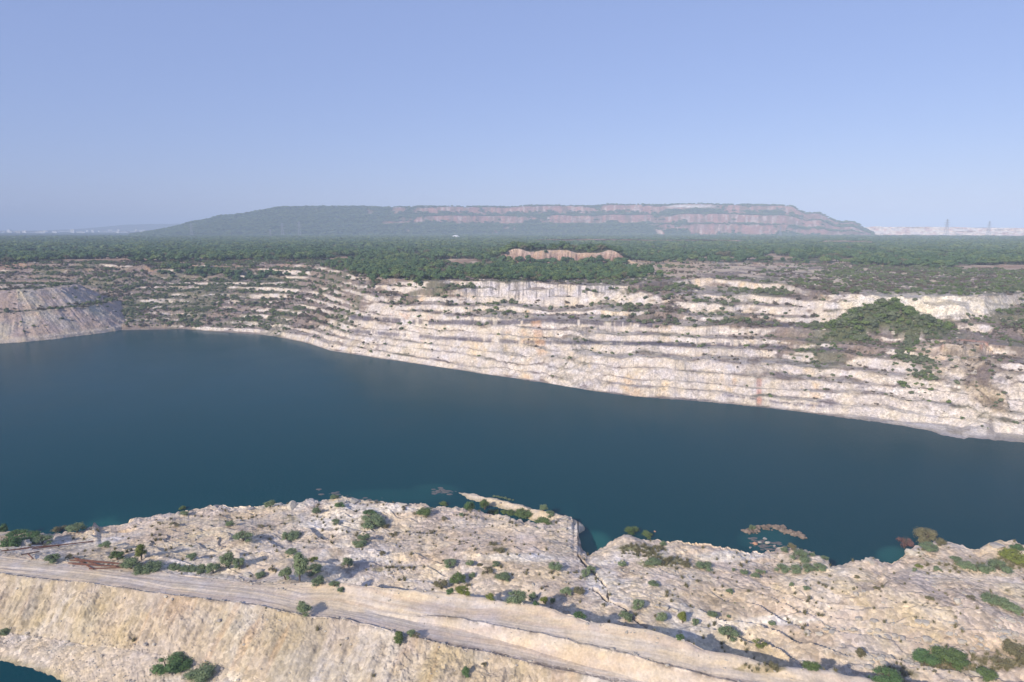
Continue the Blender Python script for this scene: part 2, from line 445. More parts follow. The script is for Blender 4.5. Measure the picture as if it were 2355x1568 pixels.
# smooth profile: through middle of each bench
kt = np.vstack([np.zeros((1, NC)), knots_t, np.ones((1, NC))]); kz = np.vstack([np.zeros((1, NC)), knots_z, np.full((1, NC), 45.5)])
for c in range(NC):
    r = wall[:, c]
    zsm = np.interp(tt[r, c], kt[:, c], kz[:, c])
    Z[r, c] = lerp(Z[r, c], zsm - 0.8 * wn_[r, c], wn_[r, c])
relief = 1.1 * fbm(X / 9, Y / 9, 111, 5, 0.6) + 0.35 * fbm(X / 1.6, Y / 1.6, 113, 3)
lowfl = sst(0, 2.0, Z)
Z = np.where(wall, Z + relief * lowfl * lerp(0.35, 1.0, wn_), Z)

# ---- far-wall extra land forms
def seg_dist(X, Y, ax, ay, bx, by):
    vx, vy = bx - ax, by - ay
    t = np.clip(((X - ax) * vx + (Y - ay) * vy) / (vx * vx + vy * vy), 0, 1)
    return np.hypot(X - ax - t * vx, Y - ay - t * vy), t

def ridge(pts, slope, widthtop, cond, nz=0.0, seed=0):
    """raise land to a ridge through world points (x,y,z)"""
    global Z
    best = np.full(Z.shape, -99.0)
    for (a, b) in zip(pts[:-1], pts[1:]):
        dd, t = seg_dist(X, Y, a[0], a[1], b[0], b[1])
        dd = dd + nz * fbm(X / 4, Y / 4, seed, 5, .6)
        zz = lerp(a[2], b[2], t) - np.maximum(dd - widthtop, 0) * slope
        best = np.maximum(best, zz)
    Z = np.where(cond & (best > Z), best, Z)
    return best

def W(x, y, z):
    a, b, c = atP(x, y, z); return (float(a), float(b), float(z))

farc = (segm >= NNEAR) & (D < 900)
# the brown spur on the right
spur_m = (fan > .5) & farc
Z = np.where(farc, Z + 1.3 * fan * (1 + fbm(X / 5, Y / 5, 134, 4)), Z)
# the tree covered hillock on the right
HIL = ridge([W(1945, 738, 32.5), W(1985, 712, 37.5), W(2040, 696, 41), W(2110, 722, 37), W(2178, 752, 30)], 0.85, 1.0, farc, 2.0, 137)
# small block of cream rock with orange top
BLK = ridge([W(2120, 800, 24), W(2200, 790, 27.5), W(2240, 785, 27.5)], 1.6, 5.0, farc, 1.5, 139)
# low embankment with the pink cliff
def bump_block(x0, x1, y0, zb, h, back, edge=10.0, seed=151):
    global Z
    a = W(x0, y0, zb); b = W(x1, y0, zb)
    vx, vy = b[0] - a[0], b[1] - a[1]; Ln = math.hypot(vx, vy); vx /= Ln; vy /= Ln
    u = (X - a[0]) * vx + (Y - a[1]) * vy
    v = -(X - a[0]) * vy + (Y - a[1]) * vx + 3.5 * fbm(X / 14, Y / 14, seed, 4)
    h = h * (0.72 + 0.4 * vnoise(u / 16, u * 0, seed + 5))
    m = sst(0, 3.5, v) * (1 - sst(back * .3, back, v)) * sst(-edge, edge, u) * (1 - sst(Ln - edge, Ln + edge, u))
    Z = np.where((segm >= NNEAR), Z + h * m, Z)
    return (v > -1.0) & (v < 5.0) & (u > 0) & (u < Ln), (v > 0) & (v < back)
pinkm, _ = bump_block(1150, 1440, 606, 45.0, 12.0, 110, 16.0)

# ---- left spoil heap (two tipped tiers)
OUT = [(-400, 822), (-200, 808), (-60, 797), (0, 790), (60, 786), (120, 780), (200, 770), (266, 761)]
ow = [atP(a, b, 0) for a, b in OUT]
ow = [(float(a), float(b)) for a, b, _ in ow]
ow = [(ow[0][0] - 300, ow[0][1] + 60)] + ow + [(ow[-1][0] + 2, ow[-1][1] + 22), (ow[-1][0] - 8, ow[-1][1] + 60), (ow[-1][0] - 30, ow[-1][1] + 105), (ow[-1][0] - 380, ow[-1][1] + 125)]
sel = (X < -120) & (Y > 330) & (Y < 750) & (segm >= NNEAR)
sel_i = np.nonzero(sel)
xs, ys = X[sel_i], Y[sel_i]
dist = np.full(len(xs), 1e9); par = np.zeros(len(xs)); acc = 0.0
inside = np.zeros(len(xs), bool)
n = len(ow)
for i in range(n):
    a = ow[i]; b = ow[(i + 1) % n]
    dd, t = seg_dist(xs, ys, a[0], a[1], b[0], b[1])
    ln = math.hypot(b[0] - a[0], b[1] - a[1])
    upd = dd < dist
    par = np.where(upd, acc + t * ln, par); dist = np.where(upd, dd, dist); acc += ln
    cnd = ((a[1] > ys) != (b[1] > ys)) & (xs < (b[0] - a[0]) * (ys - a[1]) / (b[1] - a[1] + 1e-9) + a[0])
    inside ^= cnd
sd_ = np.where(inside, dist, -dist)
flute = 1.7 * fbm(par / 9, sd_ / 90, 161, 4, 0.6)
lob = 4.0 * fbm(par / 45, sd_ * 0, 163, 2)
s1 = sd_ + flute * sst(0, 8, sd_) * 0.8
mz = np.interp(s1 + lob * sst(2, 20, sd_), [-20, 0, 1.2, 3, 26, 34, 53, 60, 75, 100], [-14, 0.2, 2.0, 3.0, 18.5, 19.3, 32, 33.2, 34, 36])
mz = mz + 0.5 * fbm(xs / 4, ys / 4, 165, 4)
old = Z[sel_i]
Z[sel_i] = np.maximum(old, mz)
heap = np.zeros(Z.shape, bool); heap[sel_i] = mz > old - 0.01
heap_s = np.zeros(Z.shape); heap_s[sel_i] = s1 + lob * sst(2, 20, sd_)

# plateau undulation beyond
pl = (segm >= NNEAR) & (D > td[None, :])
Z = np.where(pl, Z + 2.0 * fbm(X / 120, Y / 120, 171, 3) * sst(0, 60, D - td[None, :]) + 0.6 * fbm(X / 15, Y / 15, 173, 3), Z)

# ---- foreground relief
nr = isnear
slope_m = (segm == 4)
road_m = (segm >= 5) & (segm <= 7)
platm = (segm >= 8) & (segm <= 10)
rimfall = (segm == 11)
onland = sst(66, 80, D) * nr
berm2 = np.broadcast_to(berm, D.shape)
# edges
t8 = np.clip((D - E3[0]) / np.maximum(G[0] - E3[0], .1), 0, 1)
und = 1.3 * fbm(X / 26, Y / 26, 201, 4) * platm * sst(0, 7, D - G[0]) * (0.35 + 0.65 * sst(0, 9, RM[0] - D))
sx = (X * 0.31 + Y * 0.95)
rightm = sst(1450, 1750, PX) * sst(1335, 1400, PY) * platm
midm = platm * (1 - rightm)
s_ = sx / 11.0 + 1.5 * fbm(X / 34, Y / 34, 211, 4)
fr = s_ - np.floor(s_)
saw = np.where(fr < 0.86, fr / 0.86, (1 - fr) / 0.14)
amp = rightm * (0.4 + 1.9 * vnoise(X / 22, Y / 30, 213)) + midm * 1.3 * sst(0.45, 0.8, vnoise(X / 26, Y / 26, 215))
saw2v = sx / 4.2 + 1.2 * fbm(X / 13, Y / 13, 217, 3)
fr2 = saw2v - np.floor(saw2v)
saw2 = np.where(fr2 < 0.85, fr2 / 0.85, (1 - fr2) / 0.15)
edgefade = sst(0, 4, D - G[0]) * sst(0, 5, RM[0] - D)
led = (saw - 0.5) * amp * edgefade + (saw2 - 0.5) * 0.55 * platm * sst(0.4, 0.7, vnoise(X / 15, Y / 15, 219)) * edgefade
Z = Z + und + led
# broken ground: ridged noise
rg = 1 - np.abs(fbm(X / 5, Y / 5, 221, 5, 0.6)) * 1.4
Z = Z + platm * (rg - 0.5) * 0.24 * edgefade * sst(-0.3, 0.5, fbm(X / 12, Y / 12, 225, 3))
Z = Z + (platm | slope_m | (segm == 3) | (segm == 2) | rimfall) * onland * ((0.10 + .20 * slope_m) * fbm(X / 1.3, Y / 1.3, 223, 3, 0.7) * (0.3 + vnoise(X / 9, Y / 9, 227)))
# slope gullies run down the slope
u_s = X * 0.95 - Y * 0.31
tS = np.clip((D - BB[0]) / np.maximum(E1[0] - BB[0], .1), 0, 1)
Z = Z + slope_m * np.sin(tS * math.pi) * (0.9 * fbm(u_s / 6, sx / 18, 231, 4, 0.6) + 0.5 * fbm(u_s / 1.8, sx / 9, 233, 3))
# windrows at the road edges
def windrow(dl, h, w, mask=1.0):
    global Z
    q = (D - dl[None, :]) / w
    prof = np.exp(-q * q) * (0.55 + 0.8 * vnoise(u_s / 2.2, sx / 5, 241))
    Z = Z + np.where(nr, prof * h, 0) * mask
    return np.exp(-q * q * 0.8)
w1 = windrow(E1[0] - 0.2, 0.5, 0.8)
w2 = windrow(E2[0], 0.45, 0.7, sst(930, 1000, PX))
w3 = windrow(E3[0] - 0.6, 0.6, 1.2, berm2)
Z = Z + road_m * (0.07 * fbm(u_s / 14, (D - E1[0][None, :]) / 1.1, 251, 3) + 0.12 * fbm(X / 6, Y / 6, 253, 3))
# rim lumps
rl = np.exp(-((D - RM[0] + 3.0) / 3.0) ** 2) * nr
Z = Z + rl * 0.9 * np.clip(fbm(X / 7, Y / 7, 255, 4), -0.5, 1)
Zpre = Z.copy()

def near_line(pts, z, width, h, mode='cut'):
    """carve a fissure or raise a bank along traced points"""
    global Z
    w = [W(a, b, z) for a, b in pts]
    m = np.zeros(Z.shape)
    for a, b in zip(w[:-1], w[1:]):
        dd, t = seg_dist(X, Y, a[0], a[1], b[0], b[1])
        dd = dd + 0.35 * fbm(X / 2, Y / 2, 261, 3)
        m = np.maximum(m, 1 - sst(width * 0.4, width, dd))
    m = m * nr
    Z = Z - m * h
    return m
q3 = .3358
def z1(x, y): return (x * q3, 1103.4 + y * q3)
def z2(x, y): return (781.6 + x * q3, 1103.4 + y * q3)
def z3(x, y): return (1563.2 + x * q3, 1103.4 + y * q3)
crack = near_line([z2(1640, 520), z2(1740, 640), z2(1830, 740), z2(1840, 830), z2(1950, 870), z2(1985, 930), z2(2090, 990)], 5.6, 0.42, 0.8)
crack2 = near_line([z2(1745, 755), z2(1830, 830)], 5.6, 0.5, 1.0)
# pond and inlet hollows
def hollow(xP, yP, rx, ry, depth, z=2.0):
    global Z
    PXn, PYn, _ = projP(X, Y, Z * 0 + z)
    q = ((PXn - xP) / rx) ** 2 + ((PYn - yP) / ry) ** 2
    q = q + 0.25 * fbm(X / 4, Y / 4, 271, 3)
    m = (1 - sst(0.75, 1.35, q)) * nr
    Z = lerp(Z, np.full(Z.shape, -depth), m)
    return m
hollow(252, 1212, 48, 12, 1.8, 0)
hollow(292, 1248, 24, 7, 1.5, 0)
hollow(1197, 1180, 75, 12, 1.6, 0)
# narrow bank closing the small pool
cN = nr | (segm == NNEAR)
NB = [W(1045, 1131, -0.3), W(1085, 1136, 0.9), W(1160, 1153, 1.1), W(1215, 1168, 1.4), W(1262, 1178, 2.2), W(1300, 1188, 3.0)]
ridge(NB, 0.6, 0.3, cN, 0.9, 281)

# ---- final arrays
PX, PY, _ = projP(X, Y, Z)
dZr = np.gradient(Z, axis=0); dDr = np.gradient(D, axis=0)
steep = np.abs(dZr) / np.maximum(np.abs(dDr), 0.02)
steepc = sst(0.35, 1.0, steep)

# ------------------------------------------------------------------ terrain: colours
def C(*v): return np.array(v, float)
def mixc(c, new, m):
    return c + (np.asarray(new) - c) * np.clip(m, 0, 1)[..., None]
cream = C(.60, .505, .38); pale = C(.66, .61, .53); yellow = C(.50, .415, .25); pinkb = C(.50, .405, .32)
greyc = C(.46, .42, .365); brown = C(.20, .155, .125); road = C(.53, .47, .405); darkc = C(.12, .10, .10)
orange = C(.52, .29, .14); coal = C(.095, .085, .10); olive = C(.17, .16, .085)
Cc = np.zeros(Z.shape + (3,)) + cream
nA = fbm(X / 17, Y / 17, 301, 5, 0.6); nB = fbm(X / 8, Y / 8, 303, 5, 0.65); nC = fbm(X / 40, Y / 40, 305, 4); nD = fbm(X / 2.5, Y / 2.5, 307, 4, 0.7)
Cc = mixc(Cc, pale, sst(0.05, 0.6, nA) * 0.8)
Cc = mixc(Cc, pinkb, sst(0.05, 0.6, -nA + 0.25 * nB) * 0.75 * (platm | ~nr))
Cc = mixc(Cc, greyc, sst(0.15, 0.7, nB) * 0.6 * platm)
Cc = mixc(Cc, yellow, sst(0.1, 0.7, fbm(u_s / 7, sx / 20, 309, 4)) * 0.55 * (slope_m | rightm.astype(bool)))
Cc = mixc(Cc, orange * 0.9, sst(0.35, 0.8, fbm(u_s / 3, sx / 14, 311, 4)) * 0.25 * slope_m)
Cc = mixc(Cc, yellow, sst(0.2, 0.7, nC) * 0.4 * platm)
Cc = mixc(Cc, greyc * 0.9, sst(0.15, 0.6, nD) * 0.3 * platm)
Cc = mixc(Cc, pinkb * 0.8, sst(0.1, 0.6, -nD) * 0.32 * platm)
nE = fbm(X / 11, Y / 7, 317, 5, 0.65)
Cc = mixc(Cc, C(.42, .34, .265), sst(0.05, 0.5, nE) * 0.6 * platm)
Cc = mixc(Cc, C(.27, .225, .18), sst(0.35, 0.7, nE) * sst(0, .4, nD) * 0.7 * platm)
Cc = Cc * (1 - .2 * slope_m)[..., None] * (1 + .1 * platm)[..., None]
rd = road_m * 1.0; rx_ = D - E1[0][None, :]
Cc = mixc(Cc, road, rd * 0.65)
Cc = mixc(Cc, cream * 1.05, rd * sst(-0.1, 0.5, fbm(u_s / 30, rx_ / 1.3, 313, 4)) * 0.75)
Cc = mixc(Cc, pinkb * 1.05, rd * sst(0.0, 0.5, -fbm(u_s / 24, rx_ / 0.9, 315, 4)) * 0.6)
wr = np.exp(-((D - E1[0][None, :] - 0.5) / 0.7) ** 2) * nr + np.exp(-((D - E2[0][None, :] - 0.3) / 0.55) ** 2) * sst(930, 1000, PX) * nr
Cc = mixc(Cc, C(.22, .18, .15), wr * (0.15 + 0.75 * sst(-0.2, 0.3, fbm(u_s / 2.5, sx / 5, 317, 3))))  # shadow line of the road-edge berms painted in as broken dark strips
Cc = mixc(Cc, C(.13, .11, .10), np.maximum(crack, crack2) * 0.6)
# olive/dry plant stains on the near plateau
for (pt, rx, ry, c, s) in [(z2(390, 610), 52, 8, C(.34, .28, .13), .9), (z2(2060, 490), 62, 18, C(.20, .20, .09), .95), (z2(2200, 560), 60, 14, C(.22, .21, .10), .9),
                           (z3(1950, 560), 60, 10, C(.26, .23, .12), .5), (z3(2300, 560), 60, 16, C(.22, .21, .08), .9), (z2(1100, 480), 20, 7, C(.30, .26, .13), .8),
                           (z3(2050, 1260), 130, 22, C(.17, .15, .07), .95), (z3(1450, 1330), 70, 20, C(.19, .17, .09), .7), (z3(540, 1290), 60, 10, C(.24, .20, .09), .7),
                           (z3(1700, 1200), 60, 14, C(.15, .15, .09), .7), (z3(2250, 1150), 60, 20, C(.19, .18, .09), .7), (z1(650, 500), 80, 14, C(.27, .23, .19), .6), (z1(2000, 270), 30, 10, C(.30, .26, .16), .7),
                           (z1(1560, 430), 40, 16, C(.27, .22, .19), .7), (z2(430, 420), 110, 22, C(.37, .32, .27), .5)]:
    q = ((PX - pt[0]) / rx) ** 2 + ((PY - pt[1]) / ry) ** 2
    Cc = mixc(Cc, c, (1 - sst(0.4, 1.2, q + 0.7 * nB)) * s * nr * sst(-0.5, 0.1, nD))
# pale bare patches
for (pt, rx, ry) in [(z2(1200, 530), 110, 12), (z1(2200, 300), 70, 12), (z3(700, 960), 90, 12), (z2(300, 200), 90, 10), (z3(350, 520), 90, 14), (z3(1600, 500), 30, 8), (z2(1620, 340), 20, 14)]:
    q = ((PX - pt[0]) / rx) ** 2 + ((PY - pt[1]) / ry) ** 2
    Cc = mixc(Cc, pale * 1.03, (1 - sst(0.4, 1.2, q + 0.5 * nB)) * 0.85 * nr)
# damp foot near water level on near side
Cc = mixc(Cc, C(.30, .26, .15), nr * (1 - sst(0.0, 0.7, Z)) * 0.7)
Cc = mixc(Cc, C(.10, .16, .13), nr * (1 - sst(-0.6, 0.0, Z)) * 0.9)

# far wall colours
nF = fbm(X / 30, Y / 30, 321, 5, 0.6); UU = A2 * 400.0; nG = fbm(UU / 9, Z / 9 + X / 90, 323, 4, 0.6); nH = fbm(UU / 3.0, Z / 1.5 + Y / 40, 325, 4, 0.65); nI = fbm(X / 6, Y / 6, 327, 4, 0.6)
fc = np.zeros(Cc.shape) + C(.225, .18, .155)                       # bench ground: brown litter
fc = mixc(fc, C(.30, .26, .215), sst(0, 0.6, nI) * 0.6)
fc = mixc(fc, C(.125, .135, .08), sst(0.0, 0.5, nF) * 0.6)
face = np.zeros(Cc.shape) + C(.56, .50, .44)
face = mixc(face, C(.66, .62, .57), sst(-0.1, 0.5, nH) * 0.6)
face = mixc(face, C(.42, .375, .33), sst(0.2, 0.8, -nH) * 0.35)
face = mixc(face, C(.58, .46, .30), sst(0.25, 0.7, nG) * 0.6 * sst(900, 1150, PX))
face = mixc(face, orange * 1.1, sst(0.72, 0.95, nG + 0.15 * nH) * 0.35)
face = mixc(face, C(.44, .39, .35), sst(0.0, 0.6, fbm(UU / 25, Z / 3.5, 329, 4, .6)) * .35)
# how much of the faces is bare
vx_ = [-300, 0, 300, 600, 900, 1200, 1500, 1800, 2100, 2354, 2600]
vy_ = [600, 640, 680, 720, 760, 800, 850, 900, 960]
BARE = np.array([[.2, .2, .15, .3, .35, .2, .35, .3, .15, .1, .1],
                 [.3, .3, .25, .45, .55, .45, .6, .6, .35, .2, .2],
                 [.3, .3, .25, .55, .65, .95, .85, .8, .9, .7, .6],
                 [.3, .3, .15, .45, .75, .95, .85, .75, .55, .6, .6],
                 [.6, .6, .45, .75, .9, 1.0, .9, .65, .45, .6, .7],
                 [.9, .9, .9, .95, 1.0, 1.0, .95, .75, .5, .7, .7],
                 [1, 1, 1, 1, 1, 1, 1, .95, .8, .75, .8],
                 [1, 1, 1, 1, 1, 1, 1, 1, .9, .8, .8],
                 [1, 1, 1, 1, 1, 1, 1, 1, 1, .9, .9]])
VEG = np.array([[.7, .7, .8, .7, .7, .5, .3, .35, .6, .8, .8],
                [.75, .75, .8, .7, .6, .5, .35, .4, .65, .7, .7],
                [.7, .6, .8, .6, .55, .30, .35, .5, .45, .6, .6],
                [.7, .5, .9, .75, .5, .30, .40, .5, .8, .6, .6],
                [.4, .3, .8, .6, .4, .22, .35, .5, .7, .6, .6],
                [.2, .2, .5, .3, .3, .20, .22, .4, .7, .6, .6],
                [.1, .1, .2, .2, .2, .14, .16, .26, .6, .6, .6],
                [.1, .1, .1, .1, .1, .10, .10, .15, .4, .5, .5],
                [.1, .1, .1, .1, .1, .10, .10, .12, .35, .5, .5]])
def table(T, px, py):
    ix = np.clip(np.interp(px, vx_, np.arange(len(vx_))), 0, len(vx_) - 1.001)
    iy = np.clip(np.interp(py, vy_, np.arange(len(vy_))), 0, len(vy_) - 1.001)
    i0 = ix.astype(int); j0 = iy.astype(int); fx = ix - i0; fy = iy - j0
    return (T[j0, i0] * (1 - fx) + T[j0, i0 + 1] * fx) * (1 - fy) + (T[j0 + 1, i0] * (1 - fx) + T[j0 + 1, i0 + 1] * fx) * fy
bare = table(BARE, PX, PY)
def early_blob(xP, yP, rx, ry):
    return 1 - sst(.5, 1.4, ((PX - xP) / rx) ** 2 + ((PY - yP) / ry) ** 2 + .4 * nB)
jumble = np.clip(early_blob(1500, 700, 70, 60) + early_blob(1900, 790, 130, 45) + early_blob(1720, 742, 90, 14) + early_blob(1030, 668, 60, 18) + early_blob(2330, 770, 60, 60) + .8 * early_blob(700, 735, 60, 20) + .6 * early_blob(1850, 670, 120, 22), 0, 1)
bare = bare * (1 - .55 * jumble)
fr_n = (fbm(UU / 15, Z / 5 + Y / 60, 331, 4, 0.6) + 1) / 2
expo = steepc * sst(-0.08, 0.08, bare * 1.15 - fr_n - 0.04)
# some soil creeps over the bare wall at the gentler parts
fcol = mixc(fc, C(.47, .42, .36), (1 - steepc) * sst(.5, 1.0, bare) * sst(-0.7, 0.2, nI) * 0.85)
fcol = fcol * (1 - expo[..., None]) + face * expo[..., None]
def blobm(xP, yP, rx, ry, soft=0.6, nse=0.5):
    q = ((PX - xP) / rx) ** 2 + ((PY - yP) / ry) ** 2
    return 1 - sst(1 - soft, 1 + soft, q + nse * nB)
farm = ~nr
# dark purple seams on single faces of the wall
for (pts, th, s) in [([(790, 728), (950, 740), (1120, 742), (1250, 738), (1445, 744), (1500, 748)], 5.5, .9), ([(800, 760), (900, 768), (1000, 776), (1200, 786), (1400, 787), (1640, 792), (1800, 797), (1960, 803)], 4.5, .8),
                     ([(1660, 906), (1800, 926), (1960, 938)], 2.2, .8), ([(1720, 742), (1790, 745), (1840, 750)], 6, .8), ([(1500, 915), (1660, 922)], 1.4, .7)]:
    yl = np.interp(PX, [p[0] for p in pts], [p[1] for p in pts])
    m = (1 - sst(th * .7, th * 1.3, np.abs(PY - yl - 1.5 * nF))) * (PX > pts[0][0]) * (PX < pts[-1][0]) * farm
    fcol = mixc(fcol, coal * 1.3, m * s * sst(-0.55, -0.1, fbm(A2 * 120, Z / 30, 341, 3)))
# jointed grey cliff
gc = blobm(1235, 664, 185, 24, 0.3, 0.3) * steepc
fcol = mixc(fcol, C(.54, .50, .475), gc * 0.9)
fcol = mixc(fcol, C(.22, .20, .20), gc * sst(0.2, 0.5, fbm(A2 * 420, Z / 14, 343, 3)) * 0.8)
# cream scar, hillock, block and spur at the right
scar = blobm(2130, 700, 200, 24, 0.25, 0.35)
fcol = mixc(fcol, C(.64, .59, .50), scar * farm * (0.45 + 0.55 * steepc))
hil = (HIL > Z - 0.5) & farc
fcol = mixc(fcol, C(.11, .12, .06), hil * 1.0)
blk = (BLK > Z - 0.5) & farc
fcol = mixc(fcol, C(.58, .47, .36), blk * 1.0)
fcol = mixc(fcol, C(.45, .22, .15), blk * sst(25.5, 26.8, Z) * 0.8)
fcol = mixc(fcol, C(.44, .37, .285), fan * 0.95)
fcol = mixc(fcol, C(.19, .15, .11), fan * sst(-0.05, 0.35, fbm((X + .6 * Y) / 3.5, (Y - .6 * X) / 14, 345, 4, .65)) * 0.85)
fcol = mixc(fcol, C(.15, .115, .10), fan2 * sst(-.2, .3, nI) * 0.85)
rust = (1 - sst(3, 9, np.abs(PX - 1745))) * sst(855, 870, PY) * (1 - sst(925, 945, PY)) * steepc
fcol = mixc(fcol, C(.42, .22, .16), rust * farm * 0.75)
rust = (1 - sst(6, 16, np.abs(PX - 1240 - (PY - 780) * 0.2))) * sst(730, 740, PY) * (1 - sst(800, 830, PY)) * steepc
fcol = mixc(fcol, orange, rust * farm * 0.5)
apron = farm * (Z < 3.6) * sst(1880, 1980, PX) * (segm <= NNEAR + 5)
fcol = mixc(fcol, C(.56, .51, .45), apron * (1 - sst(.1, .5, nI) * .6))
# light strip at waterline
fcol = mixc(fcol, C(.18, .16, .14), farm * (1 - sst(0.0, 0.22, Z)) * 0.7)
# forest floor / plateau
pn = fbm(X / 60, Y / 60, 351, 4)
pc = np.zeros(Cc.shape) + C(.085, .085, .045)
pc = mixc(pc, C(.36, .235, .165), sst(0.0, 0.45, pn) * 0.85)
pc = mixc(pc, C(.55, .45, .34), sst(0.1, 0.4, pn) * sst(.1, .4, fbm(X / 18, Y / 18, 355, 3)) * .7)
plm = sst(-10, 40, D - td[None, :])
fcol = mixc(fcol, pc, plm * farm)
fcol = mixc(fcol, C(.04, .065, .03), farm * sst(1300, 2300, D))
edgeb = (1 - plm) * sst(-70, -10, D - td[None, :]) * sst(0.0, 0.5, fbm(X / 25, Y / 25, 353, 4)) * farm
fcol = mixc(fcol, C(.34, .22, .16), edgeb * 0.8)
fcol = mixc(fcol, C(.52, .43, .33), (1 - plm * .6) * sst(0.0, .35, fbm(X / 16, Y / 30, 357, 4, .6)) * (1 - sst(645, 665, PY)) * sst(1400, 1500, PX) * farm * .85)
sandy = blobm(1520, 612, 110, 20) * farm
fcol = mixc(fcol, C(.50, .38, .27), sandy * 0.85)
pk = pinkm & farm
fcol = mixc(fcol, C(.31, .20, .165), pk * 1.0)
fcol = mixc(fcol, C(.22, .15, .12), pk * sst(0.0, 0.4, nH) * .7)
fcol = mixc(fcol, C(.52, .40, .32), pk * sst(52, 55, Z + 2.5 * nH) * 0.85)
# spoil heap
hn = np.zeros(Z.shape); hn[sel_i] = fbm(par / 5, sd_ / 40, 361, 4, 0.65)
hn2 = np.zeros(Z.shape); hn2[sel_i] = fbm(par / 30, sd_ / 30, 363, 3)
hc = np.zeros(Cc.shape) + C(.45, .40, .335)
hc = mixc(hc, C(.30, .26, .225), sst(0.0, 0.5, hn) * 0.7)
hc = mixc(hc, C(.40, .30, .26), sst(0.0, 0.6, hn2) * 0.7)
hc = mixc(hc, C(.42, .40, .31), sst(0.0, 0.6, -hn2) * 0.6)
hb = np.exp(-((heap_s - 30) / 3.6) ** 2) + sst(56, 60, heap_s) * 0.9
hc = mixc(hc, C(.13, .13, .085), hb * 0.8)
hc = mixc(hc, C(.50, .42, .34), sst(66, 70, heap_s) * (1 - sst(86, 92, heap_s)) * 0.9 * sst(-0.3, 0.2, nI))
hc = mixc(hc, C(.52, .45, .37), (1 - sst(2.5, 4.5, Z)) * 0.8)
fcol = np.where((heap & farm)[..., None], hc, fcol)
fcol = mixc(fcol, C(.22, .19, .16), farm * heap * (1 - sst(0.0, 0.4, Z)) * 0.8)
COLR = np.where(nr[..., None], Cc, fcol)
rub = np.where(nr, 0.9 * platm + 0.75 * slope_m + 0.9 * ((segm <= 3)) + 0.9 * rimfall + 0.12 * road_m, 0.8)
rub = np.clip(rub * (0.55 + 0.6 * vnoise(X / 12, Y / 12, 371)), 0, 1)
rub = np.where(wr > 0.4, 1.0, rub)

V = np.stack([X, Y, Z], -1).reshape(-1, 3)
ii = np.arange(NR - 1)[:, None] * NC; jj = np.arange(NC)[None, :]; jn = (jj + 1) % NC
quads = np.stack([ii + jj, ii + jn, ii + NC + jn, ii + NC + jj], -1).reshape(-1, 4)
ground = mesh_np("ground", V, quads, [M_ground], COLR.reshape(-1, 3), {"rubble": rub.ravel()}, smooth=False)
tag(ground, kind="structure")
del V, quads

# ------------------------------------------------------------------ water
def mat_water():
    m, nt, b = newmat("lake_water")
    L = nt.links.new
    att = nd(nt, "ShaderNodeVertexColor", layer_name="Col")
    geo = nd(nt, "ShaderNodeNewGeometry")
    L(att.outputs[0], b.inputs["Base Color"])
    b.inputs["Roughness"].default_value = 0.12
    b.inputs["IOR"].default_value = 1.33
    b.inputs["Specular IOR Level"].default_value = 0.02
    mp = nd(nt, "ShaderNodeMapping"); mp.inputs["Scale"].default_value = (1.0, 0.6, 1.0); mp.inputs["Rotation"].default_value = (0, 0, 0.5)
    L(geo.outputs["Position"], mp.inputs["Vector"])
    n1 = nd(nt, "ShaderNodeTexNoise", Scale=1.1, Detail=4.0, Roughness=0.6)
    L(mp.outputs[0], n1.inputs["Vector"])
    n2 = nd(nt, "ShaderNodeTexNoise", Scale=0.03, Detail=3.0)
    L(geo.outputs["Position"], n2.inputs["Vector"])
    mr = nd(nt, "ShaderNodeMapRange"); mr.inputs[1].default_value = 0.3; mr.inputs[2].default_value = 0.7
    mr.inputs[3].default_value = 0.25; mr.inputs[4].default_value = 0.55
    L(n2.outputs[0], mr.inputs[0])
    bp = nd(nt, "ShaderNodeBump", Distance=0.25)
    L(mr.outputs[0], bp.inputs["Strength"]); L(n1.outputs[0], bp.inputs["Height"]); L(bp.outputs[0], b.inputs["Normal"])
    return m
M_water = mat_water()
wd = np.concatenate([np.array([0.5, 40, 80, 110]), np.linspace(118, 210, 160), np.linspace(215, 900, 80)])
wa = np.concatenate([np.linspace(-AZL, AZL, 520), np.radians(np.arange(50, 311, 10.0))])
WD, WA = np.meshgrid(wd, wa, indexing='ij')
wx, wy = WD * np.sin(WA), WD * np.cos(WA)
rimd = np.interp(WA, az_main, RM[0][:NAZ])
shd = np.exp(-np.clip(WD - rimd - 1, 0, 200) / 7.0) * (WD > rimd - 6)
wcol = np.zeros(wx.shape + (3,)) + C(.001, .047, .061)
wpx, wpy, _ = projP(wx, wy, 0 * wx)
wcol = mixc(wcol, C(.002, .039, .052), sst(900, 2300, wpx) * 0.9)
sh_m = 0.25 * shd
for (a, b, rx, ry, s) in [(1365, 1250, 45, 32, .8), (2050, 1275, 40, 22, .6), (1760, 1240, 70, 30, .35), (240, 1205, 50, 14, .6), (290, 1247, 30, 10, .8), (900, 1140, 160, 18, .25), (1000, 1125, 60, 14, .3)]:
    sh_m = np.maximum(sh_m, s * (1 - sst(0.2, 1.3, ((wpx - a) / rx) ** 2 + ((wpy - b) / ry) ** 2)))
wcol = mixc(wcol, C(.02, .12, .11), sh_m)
nWc = len(wa)
ii = np.arange(len(wd) - 1)[:, None] * nWc; jj = np.arange(nWc)[None, :]; jn = (jj + 1) % nWc
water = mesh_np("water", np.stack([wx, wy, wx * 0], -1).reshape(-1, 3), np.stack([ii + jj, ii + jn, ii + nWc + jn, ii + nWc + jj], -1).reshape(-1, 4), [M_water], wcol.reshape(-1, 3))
tag(water, kind="structure")

